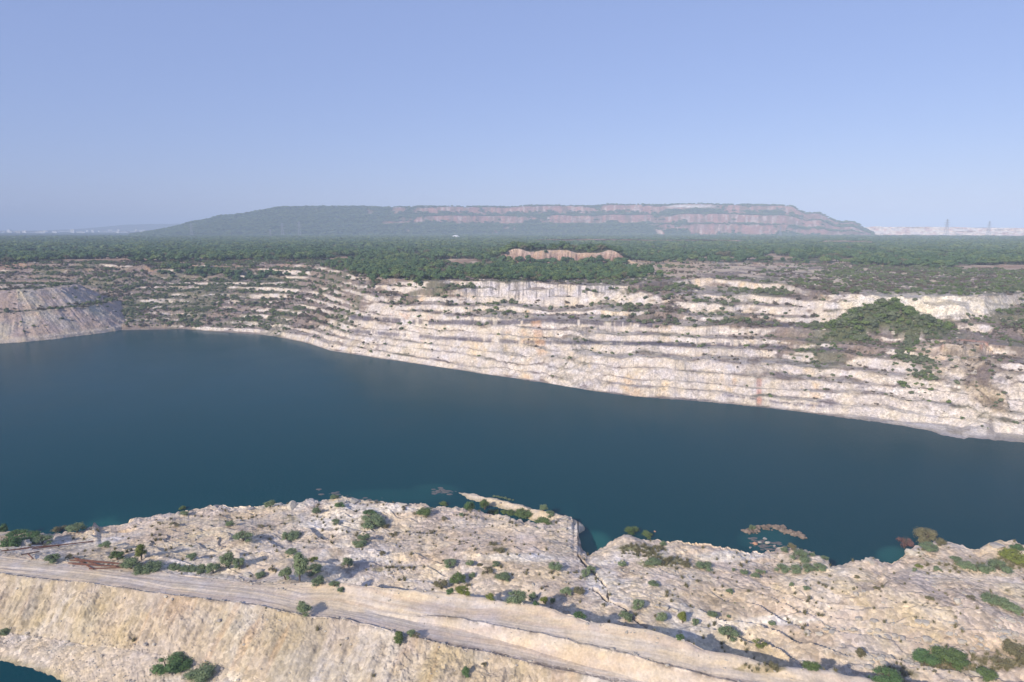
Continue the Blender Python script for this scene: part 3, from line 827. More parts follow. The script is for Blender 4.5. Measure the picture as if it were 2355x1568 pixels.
# ------------------------------------------------------------------ far hill, bank, low hills
def hill_mesh(name, sil, d0, depth, zb, tiers, colfn, n=900, mat=None, seed=400):
    a0 = atP(sil[0][0], 529, 60); a1 = atP(sil[-1][0], 529, 60)
    azs = np.linspace(math.atan2(a0[0], a0[1]), math.atan2(a1[0], a1[1]), n)
    sx_ = []; se = []
    for (x, y) in sil:
        rx, ry, rz = ray(x * K, y * K)
        sx_.append(math.atan2(rx, ry)); se.append(rz / math.hypot(rx, ry))
    el = np.interp(azs, sx_, se)
    dtop = d0 + depth
    zt = H + el * dtop
    hgt = np.maximum(zt - zb, 0.5)
    prof_t = np.array([0] + [t[0] for t in tiers] + [1.0]); prof_z = np.array([0] + [t[1] for t in tiers] + [1.0])
    ts = np.unique(np.concatenate([np.linspace(0, 1, 46), prof_t]))
    rd, rz_, rt = [], [], []
    for t in ts:
        rd.append(d0 + depth * t + 0 * azs); rz_.append(zb - 1 + (hgt + 1) * np.interp(t, prof_t, prof_z)); rt.append(0 * azs + t)
    for q in (40, 200, 700):
        rd.append(dtop + q + 0 * azs); rz_.append(zt * 1.0 - (q > 600) * (hgt + 8) - q * 0.02); rt.append(0 * azs + 1.2)
    Dh = np.array(rd); Zh = np.array(rz_); Th = np.array(rt)
    Ah = np.broadcast_to(azs, Dh.shape)
    Dh = Dh + np.where(Th < 1, 16 * fbm(Ah * 45, Th * 5, seed, 5, .6), 0)
    xx, yy = Dh * np.sin(Ah), Dh * np.cos(Ah)
    hf = np.minimum(hgt / 60.0, 1.0)
    Zh = Zh + 3.0 * fbm(xx / 60, yy / 60, seed + 3, 4) * hf
    cc = colfn(xx, yy, Zh, Th, Ah)
    V = np.stack([xx, yy, Zh], -1).reshape(-1, 3)
    r = len(Dh)
    ii = np.arange(r - 1)[:, None] * n; jj = np.arange(n - 1)[None, :]
    q = np.stack([ii + jj, ii + jj + 1, ii + n + jj + 1, ii + n + jj], -1).reshape(-1, 4)
    o = mesh_np(name, V, q, [mat or M_hill], cc.reshape(-1, 3), smooth=False)
    tag(o, kind="structure")
    return o, xx, yy, Zh, Th

SIL = [(300, 540), (345, 533), (380, 527), (410, 520), (440, 511), (480, 504), (500, 498), (560, 493), (600, 485), (640, 478), (680, 476), (760, 475), (900, 477), (1000, 475), (1160, 476), (1260, 473), (1370, 475), (1400, 471), (1500, 472), (1580, 469), (1700, 471),
       (1800, 473), (1822, 476), (1840, 486), (1853, 491), (1885, 490), (1900, 498), (1915, 507), (1935, 512), (1960, 510), (1972, 516), (1985, 525), (2000, 534), (2010, 538)]
def hill_col(x, y, z, t, a):
    px, py, _ = projP(x, y, z)
    c = np.zeros(x.shape + (3,)) + C(.045, .080, .035)
    c = mixc(c, C(.09, .115, .055), sst(0, .6, fbm(a * 160, t * 10, 411, 4)))
    rr = sst(840, 960, px + 60 * fbm(a * 60, t * 5, 413, 3))
    up = np.exp(-((t - .86) / .11) ** 2) + 1.1 * np.exp(-((t - .50) / .12) ** 2) + 0.9 * np.exp(-((t - .2) / .10) ** 2) * sst(1450, 1600, px)
    m = rr * sst(0.42, 0.72, up + 0.75 * fbm(a * 42, t * 5, 415, 5, .7) + 0.25 * sst(1500, 1700, px) * (t < .75)) * (t < 1)
    lines = np.clip(np.exp(-((t - .36) / .02) ** 2) + np.exp(-((t - .66) / .035) ** 2) + .7 * np.exp(-((t - .80) / .012) ** 2) + .7 * np.exp(-((t - .48) / .012) ** 2), 0, 1)
    m = m * (1 - .85 * lines) * (.55 + .45 * sst(-.4, .2, fbm(a * 220, t * 4, 419, 4)))
    c = mixc(c, C(.36, .185, .14), m)
    c = mixc(c, C(.50, .40, .34), m * .8 * sst(0.15, .6, fbm(a * 300, t * 6, 417, 4)))
    c = mixc(c, C(.60, .56, .52), (1 - sst(.5, 1.3, ((px - 1590) / 60) ** 2 + ((py - 474) / 3) ** 2)) * (t < 1))
    return c
hill, hx, hy, hz, ht = hill_mesh("spoil_hill", SIL, 2950, 420, 44, [(.08, .06), (.16, .20), (.20, .21), (.30, .36), (.38, .38), (.46, .50), (.50, .51), (.60, .66), (.70, .68), (.78, .80), (.82, .81), (.93, .985)], hill_col, 1000)
hill_mesh("low_bank", [(1215, 557), (1235, 550), (1330, 549.3), (1450, 549.5), (1500, 551.5), (1600, 550.5), (1700, 552), (1725, 557)], 1500, 26, 46, [(.5, .5)], lambda x, y, z, t, a: np.zeros(x.shape + (3,)) + C(.40, .28, .22), 200, seed=450)
hill_mesh("low_bank", [(1880, 558), (1900, 553), (1990, 553.5), (2020, 558)], 1500, 26, 46, [(.5, .5)], lambda x, y, z, t, a: np.zeros(x.shape + (3,)) + C(.40, .28, .22), 100, seed=451)
SB = [(1960, 536), (1985, 522), (2010, 521), (2100, 522), (2180, 522), (2240, 523), (2300, 523), (2360, 524), (2500, 524), (2560, 536)]
def bank_col(x, y, z, t, a):
    c = np.zeros(x.shape + (3,)) + C(.76, .66, .56)
    c = mixc(c, C(.56, .34, .27), sst(-.1, .5, fbm(a * 200, t * 3, 421, 4)) * .7)
    return c
hill_mesh("pale_bank", SB, 3900, 90, 44, [(.5, .55)], bank_col, 300, seed=430)
def low_col(x, y, z, t, a):
    return np.zeros(x.shape + (3,)) + C(.07, .09, .06)
hill_mesh("low_hills", [(-300, 533), (-100, 529), (60, 531), (170, 527), (240, 521), (300, 516), (360, 515), (420, 514), (500, 516), (640, 530), (700, 535)], 8200, 600, 44, [(.5, .6)], low_col, 300, seed=440)

# ------------------------------------------------------------------ plants: meshes
def ico(sub):
    import bmesh
    bm = bmesh.new(); bmesh.ops.create_icosphere(bm, subdivisions=sub, radius=1.0)
    v = np.array([x.co[:] for x in bm.verts]); f = np.array([[l.index for l in q.verts] for q in bm.faces]); bm.free()
    return v, f
ICO1 = ico(1); ICO2 = ico(2)

def crown_arrays(lobes, nleaf, leaf, seed, sub=1, fill=0.82):
    """lobes: (x,y,z,rx,rz). Leaf-size faces over and through every lobe plus a rough inner mass."""
    r = np.random.default_rng(seed)
    vs, fs, cs = [], [], []
    off = 0
    wts = np.array([l[3] ** 2 for l in lobes]); wts = wts / wts.sum()
    iv, ifc = (ICO1 if sub == 1 else ICO2)
    for l in lobes:
        v = iv * np.array([l[3], l[3], l[4]]) * fill * (0.85 + 0.3 * r.random((len(iv), 1)))
        v = v + np.array(l[:3])
        vs.append(v); fs.append(ifc + off); off += len(v)
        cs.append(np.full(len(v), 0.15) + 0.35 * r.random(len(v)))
    lc = np.array([l[:3] for l in lobes]); lr = np.array([[l[3], l[3], l[4]] for l in lobes])
    tone = r.random(len(lobes)) * 0.5
    pick = r.choice(len(lobes), nleaf, p=wts)
    d = r.normal(size=(nleaf, 3)); d /= np.linalg.norm(d, axis=1)[:, None]
    d[:, 2] = np.where(d[:, 2] < -0.5, -d[:, 2], d[:, 2])
    rad = 0.72 + 0.55 * r.random((nleaf, 1)) ** 2
    c = lc[pick] + d * rad * lr[pick]
    t1 = np.cross(d, r.normal(size=(nleaf, 3))); t1 /= np.linalg.norm(t1, axis=1)[:, None] + 1e-9
    nn = d + 0.9 * r.normal(size=(nleaf, 3)); nn /= np.linalg.norm(nn, axis=1)[:, None]
    t2 = np.cross(nn, t1); t2 /= np.linalg.norm(t2, axis=1)[:, None] + 1e-9
    s = leaf * (0.6 + 0.9 * r.random((nleaf, 1)))
    p0 = c - t1 * s; p1 = c + t2 * s * 0.7; p2 = c + t1 * s
    vs.append(np.stack([p0, p1, p2], 1).reshape(-1, 3))
    idx = off + np.arange(nleaf * 3).reshape(-1, 3)
    fs.append(idx)
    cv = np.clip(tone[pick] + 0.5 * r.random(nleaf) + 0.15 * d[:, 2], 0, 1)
    cs.append(np.repeat(cv, 3))
    return np.vstack(vs), np.vstack(fs), np.concatenate(cs)

def rand_lobes(seed, n, spread, zlo, zhi, r0, r1, flat=0.8):
    r = random.Random(seed); out = []
    for i in range(n):
        a = r.random() * 6.283; q = math.sqrt(r.random()) * spread
        z = zlo + (zhi - zlo) * r.random() * (1 - 0.5 * q / max(spread, .01))
        rr = r0 + (r1 - r0) * r.random()
        out.append((q * math.cos(a), q * math.sin(a), z, rr, rr * flat))
    return out

def stem_arrays(seed, n, h, spread, r0):
    r = random.Random(seed); vs, fs = [], []; off = 0
    for i in range(n):
        a = r.random() * 6.283; k = 6; rr = r0 * (1 if i == 0 else .7)
        ex, ey = spread * r.uniform(.3, 1) * math.cos(a), spread * r.uniform(.3, 1) * math.sin(a)
        for s in range(4):
            t = s / 3
            for j in range(k):
                b = 6.283 * j / k; q = rr * (1 - .7 * t)
                vs.append((ex * t ** 1.3 + q * math.cos(b), ey * t ** 1.3 + q * math.sin(b), -0.08 * h + t * h * 1.05))
        for s in range(3):
            for j in range(k):
                A = off + s * k + j; B = off + s * k + (j + 1) % k
                fs.append((A, B, B + k)); fs.append((A, B + k, A + k))
        off += 4 * k
    return np.array(vs), np.array(fs)

# unit bushes: about 1 wide (radius .5) and 1 high
BUSHES = {}
def bush_mesh(shape, kind, i):
    key = (shape, kind, i)
    if key in BUSHES: return BUSHES[key]
    sd = hash((shape.encode(), i)) % 1000 if False else (sum(map(ord, shape)) * 7 + i * 131)
    if shape == 'round':
        lobes = rand_lobes(sd, 13, .31, .18, .80, .11, .21, .95); nl, lf = 1500, .034
    elif shape == 'low':
        lobes = rand_lobes(sd, 12, .36, .15, .60, .13, .20, 1.6); nl, lf = 1300, .036
    elif shape == 'tall':
        lobes = rand_lobes(sd, 12, .26, .20, .86, .14, .22, .7); nl, lf = 1700, .032
    else:
        lobes = rand_lobes(sd, 7, .30, .25, .75, .08, .13, 1.0); nl, lf = 900, .035
    if shape == 'sparse':
        v, f, c = crown_arrays([(a, b, cc, r * 1.5, q * 1.5) for a, b, cc, r, q in lobes], nl, lf, sd, 1, 0.35)
    else:
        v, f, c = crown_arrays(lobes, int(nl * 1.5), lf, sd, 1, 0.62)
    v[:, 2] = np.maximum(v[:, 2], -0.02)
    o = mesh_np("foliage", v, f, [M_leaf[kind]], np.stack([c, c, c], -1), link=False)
    BUSHES[key] = o.data
    bpy.data.objects.remove(o)
    return BUSHES[key]
STEMS = []
for i in range(3):
    v, f = stem_arrays(50 + i, 5, .7, .3, .03)
    o = mesh_np("stem", v, f, [M_bark], link=False); STEMS.append(o.data); bpy.data.objects.remove(o)

# pixel lookup on the near ground
nrow = int(np.argmax(SEG >= NNEAR))
nPX = PX[:nrow, :NAZ] * K; nPY = PY[:nrow, :NAZ] * K
colpx = nPX
def ground_hit(xP, yP, z_if_water=0.0):
    """first terrain or water point met by the view ray through a traced point"""
    rx, ry, rz = [float(q) for q in ray(xP * K, yP * K)]
    azv = math.atan2(rx, ry); hz_ = math.hypot(rx, ry)
    c = int(np.clip(round((azv + AZL) / (2 * AZL) * (NAZ - 1)), 0, NAZ - 1))
    dd = D[:, c]; zz = np.maximum(Z[:, c], 0)
    rayz = H + rz * dd / hz_
    below = np.nonzero((rayz <= zz) & (dd > 70))[0]
    if len(below) == 0: return None
    k = below[0]
    d1 = dd[k]
    if k > 0:
        g0 = rayz[k - 1] - zz[k - 1]; g1 = rayz[k] - zz[k]
        t = g0 / (g0 - g1 + 1e-9); d1 = dd[k - 1] + (dd[k] - dd[k - 1]) * t
    zc = float(np.interp(d1, dd, zz))
    return d1 * math.sin(azv), d1 * math.cos(azv), zc

def put_bush(pt, w, h, kind, shape, label, group=None, cat="bush", name="bush"):
    """pt: traced foot, w/h in traced zoom pixels"""
    hit = ground_hit(*pt)
    if hit is None: return
    x, y, z = hit
    dist = math.sqrt(x * x + y * y + (H - z) ** 2)
    ww = w * q3 * K / FPX * dist
    dep = math.atan2(H - z, math.hypot(x, y))
    hh = max(h * q3 * K / FPX * dist / math.cos(dep) - 0.35 * ww * math.tan(dep), 0.45 * ww)
    e = bpy.data.objects.new(name, None); COL.objects.link(e)
    # move the foot back by part of the radius, since the traced foot is the front edge
    l = math.hypot(x, y)
    x2, y2 = x * (1 + .25 * ww / l), y * (1 + .25 * ww / l)
    c = int(np.clip(round((math.atan2(x2, y2) + AZL) / (2 * AZL) * (NAZ - 1)), 0, NAZ - 1))
    z2_ = max(float(np.interp(math.hypot(x2, y2), D[:, c], Z[:, c])), -0.2)
    if abs(z2_ - z) > 2.0: z2_, x2, y2 = z, x, y
    e.location = (x2, y2, z2_ - 0.1)
    e.rotation_euler = (0, 0, random.random() * 6.28)
    e.scale = (ww * 1.1, ww * random.uniform(.9, 1.2), hh * 1.05)
    me = bush_mesh(shape, kind, random.randrange(3))
    f = bpy.data.objects.new("foliage", me); COL.objects.link(f); f.parent = e
    s = bpy.data.objects.new("stem", random.choice(STEMS)); COL.objects.link(s); s.parent = e
    tag(e, label, cat, group)
    return e
# ------------------------------------------------------------------ foreground bushes, traced one by one
GB = "bushes on the near quarry shelf"
def B(zf, x, y, w, h, kind, shape, label, cat="bush", name="bush"):
    return put_bush(zf(x, y), w, h, kind, shape, label, GB, cat, name)
KW = {'g': "grey-green", 'd': "dark green", 'b': "bright green", 'y': "yellow-green", 'o': "dry olive", 'r': "reddish leafless"}
SW = {'round': "rounded", 'low': "low spreading", 'tall': "tall leafy", 'sparse': "thin"}
SK = {'R': 'round', 'L': 'low', 'T': 'tall', 'S': 'sparse'}
BL_ = [
 (z1, "20 352 75 75 dR|at the left frame edge on the far rim;70 452 120 85 dL|in the thicket at the left frame edge;190 425 130 80 dR|in the left rim thicket beside cream rock;290 445 125 75 gR|at the right end of the left rim thicket;120 400 100 60 dR|topping the left rim thicket;"
      "410 362 95 62 oS|on the rim left of the inlet, above the water;530 368 112 84 gR|on cream rock beside the left inlet;1250 205 42 36 bR|on the left rim against the water;1262 247 62 38 gR|just below the left rim, paired;"
      "1850 192 84 62 gR|on the rim left of the highest rim rock;1200 326 80 42 oS|on the crusty slope behind the left road;1575 326 64 52 gR|on the pale slope under the left rim;1780 330 50 35 oS|beside the flat pale slab at left;"
      "1665 438 135 85 gR|crowning the brown mound left of centre;1990 412 130 55 gL|in the hollow below the pale flat;720 472 72 50 gR|beside the little green pond;805 562 95 78 bR|behind the rusty pipe pile, casting a shadow;"
      "970 562 84 118 yT|standing over the rusty pipe pile;900 625 130 95 gR|at the right end of the rusty pipe pile;1012 628 150 62 gL|by the road right of the pipe pile;1310 555 74 60 gR|alone above the road right of the pipes;"
      "365 573 82 66 gR|left of the rusty pipe pile;475 545 50 40 oS|between two bushes left of the pipe pile;1200 610 80 50 gL|in the low hedge along the left road;1290 622 90 48 gL|in mid low hedge along the left road;1375 634 100 50 gL|at the right end of the low hedge;"
      "1565 605 125 125 gT|above the white boulder by the left road;1640 620 90 80 gR|touching the white boulder;1460 645 100 90 gR|left of the white boulder at the road side;2055 700 130 215 gT|the tallest of the thicket above the road;"
      "1955 692 95 105 gR|left in the thicket above the road;2150 665 115 95 gR|right in the thicket above the road;2180 738 105 75 gR|at the road edge under the thicket;1780 672 85 46 gR|between boulder and thicket;2290 748 72 52 gR|right of the thicket by the road;"
      "2335 778 60 42 gR|closest to the road right of the thicket;2150 560 65 42 yR|above the thicket on the bank;1870 640 70 48 oS|left of the thicket, half dry;2000 520 90 60 gR|on the bank behind the thicket;2080 945 122 112 gR|on the road's outer edge with its shadow;"
      "1220 1228 82 46 gR|on the lower slope near a sandy spot;1150 1345 170 120 dR|largest of the bottom edge clump;1250 1310 140 90 dL|at the top of the bottom edge clump;1400 1390 190 75 gL|at the right of the bottom edge clump;35 1057 72 36 gL|on the lowest bench at the left frame edge;"
      "2290 138 62 46 gR|behind the highest rim rock;2322 192 75 42 dL|under the highest rim rock;2165 242 62 62 gR|on the slope left of the highest rim rock;2295 306 62 46 gR|below the highest rim rock"),
 (z2, "200 255 90 60 dR|topping the clump right of the highest rim rock;215 300 130 80 gR|in the middle of the clump below the rim;235 346 160 80 gL|at the foot of the clump below the rim;320 335 70 45 oS|right of the clump below the rim;165 418 84 62 gR|left of a pale patch, upper of two;145 466 112 50 gL|lower of two left of the pale patch;"
      "290 528 66 56 oS|beside the short dark crack left of centre;55 607 84 84 gR|on the shelf above the shadowed trench;365 386 72 36 oS|in stony ground left of the footpath;435 217 54 46 oS|on the rim left of a bright green one;585 245 115 60 bL|sprawling under the central rim;"
      "710 178 74 42 bR|at the waterline on the central rim;832 252 42 32 gR|alone on the pale shelf by the rim;715 278 72 44 oS|behind the central rim, dry;885 203 108 118 dR|the darkest by the enclosed pool;990 210 76 96 bT|next to the dark one by the enclosed pool;"
      "1045 234 84 34 bL|between pool and rim rock;1150 240 95 38 bL|along the pool's near side, left;1262 256 135 60 bL|along the pool's near side, middle;1395 294 145 85 bR|at the pool's right end, sloping down;1393 222 64 64 gR|on the narrow bank above the pool;"
      "1436 268 66 66 gR|on the bank right of the pool;1053 116 26 24 gR|first of the tiny row on the narrow bank;1080 121 30 26 gR|second of the tiny row on the narrow bank;1106 127 28 26 gR|third of the tiny row on the narrow bank;1133 132 28 28 gR|fourth of the tiny row on the narrow bank;"
      "1160 139 26 22 gR|fifth of the tiny row on the narrow bank;1184 142 22 20 gR|last of the tiny row on the narrow bank;1053 447 74 52 oS|among stones on the central shelf;1102 496 72 42 oL|at the left end of the white strip;1132 421 44 26 oS|small, among stones on the central shelf;"
      "757 612 104 64 gR|left of three in the central hollow;888 592 62 52 gR|second in the row of the central hollow;957 592 44 28 oR|tiny, in the row of the central hollow;1064 597 58 42 gR|right in the row of the central hollow;1008 652 96 62 oS|the driest in the central hollow;905 678 62 46 gR|below the row in the central hollow;"
      "690 750 104 74 oR|olive one left of the vivid green pair;808 735 112 95 bR|the vivid one above the trench;843 785 114 74 yR|in front of the vivid green one;1115 708 112 72 gR|on a sandy patch at centre;1478 632 108 84 gR|the neat ball left of the big crack;1718 637 68 66 gR|upper of two touching the big crack;"
      "1685 667 78 62 gR|lower of two touching the big crack;1203 845 150 118 gR|the big one on the trench edge;1030 843 84 64 yR|in the trench, leftmost;1318 838 62 74 gR|right of the big trench edge one;1395 855 64 62 yR|in the trench, near a dark green one;1455 853 54 52 bR|rightmost of the trench edge row;"
      "1548 804 82 74 gR|left of two near the crack's lower branch;1640 797 92 68 oR|right of two near the crack's lower branch;1610 640 46 28 oS|on open ground left of the big crack;1640 948 102 78 dR|deep in the trench shadow;1995 376 115 70 bR|larger of two on the rim by the notch;2100 400 84 64 bR|smaller of two on the rim by the notch;"
      "2145 598 112 64 gR|in the olive patch right of the notch;1930 602 64 60 gR|left in the olive patch right of the notch;2145 738 72 52 gR|below the olive patch right of the notch;2045 898 98 82 gR|beside white rubble right of the crack;1955 978 104 80 gR|in the trench below the crack;"
      "2198 980 78 84 gR|upright, right of the white rubble;2342 985 64 95 yR|beside the long shadow right of the rubble;410 1158 98 115 bT|alone on the road's lower edge;485 1098 62 60 gR|beside the lone road edge one;527 1102 62 56 oS|right end of the road edge trio;860 1372 58 92 dT|on the pale slope at the bottom edge;"
      "985 1288 44 42 oS|above the ledge at the bottom edge;2210 458 64 38 gR|near the rim left of the rusty islet;1810 875 40 40 oS|between crack and white rubble;1340 860 50 40 dL|low, in the trench shade;755 790 60 50 dR|in the shaded trench beside the vivid pair"),
 (z3, "155 618 115 62 gL|left on the pale right shelf;40 592 74 42 oL|olive, at the start of the right shelf;365 627 32 32 gR|tiny, left of a round one on the right shelf;440 652 60 52 gR|round, on the right shelf below the islet;540 642 44 34 gR|upper of a trio below the islet;515 678 58 42 gR|lower of a trio below the islet;"
      "574 644 26 30 gR|smallest of a trio below the islet;338 788 52 46 gR|alone on bare cream ground at right;125 702 42 32 oS|on bare cream ground, sparse;762 738 30 40 gR|narrow, on the lilac ground at right;862 758 52 32 gR|flat, on the lilac ground at right;1345 756 42 26 oR|tiny, under the pointed rim rock;"
      "1208 674 38 20 oR|tiny, at the foot of the pointed rim rock;830 562 134 58 gL|in the row above the right hedge;905 523 44 28 gR|on the rim right of the islet;988 547 54 34 gR|at the rim's corner before the right bay;715 503 64 44 gR|where the islet joins the shore;765 483 64 54 oR|on the islet's root, olive;"
      "700 632 95 50 gL|first in the right low hedge;790 637 100 46 gL|second in the right low hedge;875 630 100 46 gL|third in the right low hedge;950 615 90 62 gR|last and highest of the right low hedge;18 990 64 98 yR|left of the long bank shadow at right;108 1000 52 52 gR|ball shaped, near the long bank shadow;"
      "222 942 78 48 gR|on ochre rock at right;332 950 30 30 gR|tiny, on ochre rock at right;628 1008 48 48 gR|ball on the ochre ledge;325 1114 124 100 gR|big, over the long bank shadow;540 1168 112 64 yS|spiky, on the ochre face;5 1092 64 54 dR|dark, in the long bank shadow;492 352 58 58 gR|on the rusty islet;"
      "1533 478 98 106 rS|beside the green one on the right headland;1680 445 158 118 oR|large, crowning the right headland;1710 503 115 66 gR|below the crown of the right headland;1780 460 80 50 oR|right flank of the right headland;1635 605 48 28 yR|tiny vivid, on the right headland slope;1880 560 64 38 gR|on stony ground behind the headland;"
      "1755 622 54 28 gL|flat, on stony ground of the headland;1600 627 28 34 gR|small dark, at the headland foot;2045 644 110 34 gL|left in the flat row at far right;2180 642 134 38 gL|right in the flat row at far right;1960 612 104 34 gL|leftmost of the flat row at far right;2300 562 150 54 yL|by the right frame edge near the rim;"
      "2305 484 84 44 dR|behind the layered rim rock at right;2130 842 110 56 gL|upper end of the slanting clump at right;2200 885 110 70 gR|in the slanting clump at right;2265 918 110 62 gR|lower end of the slanting clump at right;1395 1392 185 120 dR|large, at the bottom edge right of centre;1835 1285 205 108 bR|vivid, in the hollow at bottom right;"
      "1680 1270 160 92 dR|in the shaded hollow left of the vivid one;2300 1235 130 84 oR|by the right frame edge, low down;900 1303 115 62 bR|in the bottom trench, left;1230 1223 84 54 oR|on rubble above the bottom trench;2085 1390 125 66 bR|cut by the bottom edge at right;2190 1290 110 60 oS|right of the vivid one, leafless;"
      "2240 1150 70 45 oR|under the right ledge shadow;640 1290 60 44 oL|low in the bottom trench, dry;1990 820 56 34 oS|on grey gravel at right;1710 825 50 28 oL|flat tuft on gravel at right")]
for zf, txt in BL_:
    for ent in txt.split(";"):
        nums, where = ent.split("|")
        x, y, w, h, k = nums.split()
        kind, shp = k[0], SK[k[1]]
        lab = "%s %s bush %s" % (SW[shp] if shp != 'round' else "round", KW[kind], where)
        B(zf, float(x), float(y), float(w), float(h), kind, shp, lab)

# ------------------------------------------------------------------ plants of the far wall, forest
PROTO = bpy.data.collections.new("plant_kinds")
def proto_mesh(name, lobes, nl, leaf, seed, mat, fill=.85, trunk=None):
    v, f, c = crown_arrays(lobes, nl, leaf, seed, 1, fill)
    mi = np.zeros(len(f), int)
    mats = [mat]
    if trunk:
        tv, tf = stem_arrays(seed, 3, trunk, .2, .045)
        f = np.vstack([f, tf + len(v)]); v = np.vstack([v, tv]); c = np.concatenate([c, np.zeros(len(tv))])
        mi = np.concatenate([mi, np.ones(len(tf), int)]); mats = [mat, M_bark]
    o = mesh_np(name, v, f, mats, np.stack([c, c, c], -1), link=False, matidx=mi)
    return o
def group_protos(name, objs):
    c = bpy.data.collections.new(name)
    for o in objs: c.objects.link(o)
    return c
sh_lod = [proto_mesh("shrub", rand_lobes(600 + i, 5, .28, .2, .6, .2, .28, .95), 110, .10, 600 + i, M_terr) for i in range(4)]
sh_lod += [proto_mesh("shrub", rand_lobes(610 + i, 6, .30, .2, .65, .16, .26, .95), 130, .09, 610 + i, M_terr2, .75) for i in range(2)]
sh_dry = [proto_mesh("shrub", rand_lobes(620 + i, 5, .30, .15, .5, .16, .24, .9), 90, .10, 620 + i, M_dry, .7) for i in range(3)]
tr_lod = [proto_mesh("tree", rand_lobes(640 + i, 8, .30, .35, .80, .17, .26, .75), 200, .075, 640 + i, M_wood, .88, .5) for i in range(5)]
M_wood2 = mat_leaf("leaf_forest_pale", (0.061, 0.094, 0.033), (0.165, 0.220, 0.077), 0.5)
M_wood3 = mat_leaf("leaf_forest_olive", (0.085, 0.085, 0.045), (0.170, 0.150, 0.085), 0.5)
tr_lod += [proto_mesh("tree", rand_lobes(840 + i, 8, .32, .3, .75, .17, .27, .7), 200, .075, 840 + i, M_wood2, .85, .5) for i in range(3)] + [proto_mesh("tree", rand_lobes(850, 8, .32, .3, .75, .15, .22, .7), 160, .075, 850, M_wood3, .6, .5)]
tr_far = [proto_mesh("tree", rand_lobes(660 + i, 6, .34, .3, .75, .2, .3, .75), 60, .11, 660 + i, M_wood, .9) for i in range(3)]
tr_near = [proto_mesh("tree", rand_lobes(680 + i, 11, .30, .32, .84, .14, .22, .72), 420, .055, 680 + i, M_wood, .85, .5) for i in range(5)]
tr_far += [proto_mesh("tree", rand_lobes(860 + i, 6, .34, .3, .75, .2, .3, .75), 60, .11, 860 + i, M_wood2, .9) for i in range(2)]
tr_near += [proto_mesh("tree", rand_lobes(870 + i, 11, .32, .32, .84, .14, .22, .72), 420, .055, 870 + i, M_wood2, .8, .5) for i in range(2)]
C_sh = group_protos("shrub_kinds", sh_lod); C_dry = group_protos("dry_shrub_kinds", sh_dry)
C_tr = group_protos("tree_kinds", tr_lod); C_tf = group_protos("far_tree_kinds", tr_far)

def scatter(name, pts, scl, coll, seed=1, label=None, cat=None):
    """many plants as one object: instances on points"""
    me = bpy.data.meshes.new(name)
    pts = np.ascontiguousarray(pts, dtype=np.float32)
    me.vertices.add(len(pts)); me.vertices.foreach_set("co", pts.ravel())
    a = me.attributes.new("scl", 'FLOAT_VECTOR', 'POINT'); a.data.foreach_set("vector", np.ascontiguousarray(scl, dtype=np.float32).ravel())
    r = np.random.default_rng(seed)
    a = me.attributes.new("rot", 'FLOAT', 'POINT'); a.data.foreach_set("value", (r.random(len(pts)) * 6.283).astype(np.float32))
    o = bpy.data.objects.new(name, me); COL.objects.link(o)
    ng = bpy.data.node_groups.new("place_" + name, 'GeometryNodeTree')
    ng.interface.new_socket(name="Geometry", in_out='INPUT', socket_type='NodeSocketGeometry')
    ng.interface.new_socket(name="Geometry", in_out='OUTPUT', socket_type='NodeSocketGeometry')
    gi = ng.nodes.new("NodeGroupInput"); go = ng.nodes.new("NodeGroupOutput")
    ci = ng.nodes.new("GeometryNodeCollectionInfo"); ci.inputs["Collection"].default_value = coll
    ci.inputs["Separate Children"].default_value = True; ci.inputs["Reset Children"].default_value = True
    ip = ng.nodes.new("GeometryNodeInstanceOnPoints"); ip.inputs["Pick Instance"].default_value = True
    rv = ng.nodes.new("FunctionNodeRandomValue"); rv.data_type = 'INT'
    rv.inputs["Min"].default_value = 0; rv.inputs["Max"].default_value = 59
    rv.inputs["Seed"].default_value = seed
    na = ng.nodes.new("GeometryNodeInputNamedAttribute"); na.data_type = 'FLOAT_VECTOR'; na.inputs["Name"].default_value = "scl"
    nr_ = ng.nodes.new("GeometryNodeInputNamedAttribute"); nr_.data_type = 'FLOAT'; nr_.inputs["Name"].default_value = "rot"
    cx_ = ng.nodes.new("ShaderNodeCombineXYZ"); er = ng.nodes.new("FunctionNodeEulerToRotation")
    l = ng.links.new
    l(gi.outputs[0], ip.inputs["Points"]); l(ci.outputs[0], ip.inputs["Instance"])
    l([q for q in rv.outputs if q.type == 'INT'][0], ip.inputs["Instance Index"])
    l([q for q in nr_.outputs if q.type == 'VALUE'][0], cx_.inputs["Z"])
    l(cx_.outputs[0], er.inputs[0]); l(er.outputs[0], ip.inputs["Rotation"])
    l([q for q in na.outputs if q.type == 'VECTOR'][0], ip.inputs["Scale"])
    l(ip.outputs[0], go.inputs[0])
    md = o.modifiers.new("placing", 'NODES'); md.node_group = ng
    tag(o, label, cat, kind="stuff")
    return o

# which ground is seen from the camera side
elev = (Z - H) / np.maximum(D, 1)
cm = np.maximum.accumulate(elev, axis=0)
dD = np.gradient(D, axis=0); cellA = np.abs(dD) * D * (2 * AZL / (NAZ - 1))
cand = farm & (D < td[None, :] + 14) & (Z > 0.9) & (np.arange(NC)[None, :] < NAZ)
dens = table(VEG, PX, PY)
pat = (fbm(X / 9, Y / 9, 501, 4, 0.6) + 1) / 2
dens = np.clip(dens + .35 * jumble, 0, 1) ** 1.7 * (0.25 + 1.5 * sst(0.35, 0.75, pat)) * (1 - 0.82 * steepc * bare)
upz = sst(655, 630, PY) * sst(1400, 1500, PX) if False else (1 - sst(640, 665, PY)) * sst(1400, 1500, PX) * (1 - sst(1850, 1950, PX))
dens = dens * (1 - upz * (1 - 1.3 * sst(-.05, .35, fbm(X / 22, Y / 22, 505, 4, .6))))
green = np.clip(0.5 + 0.9 * nF, 0, 1)
hillm = hil * 1.0
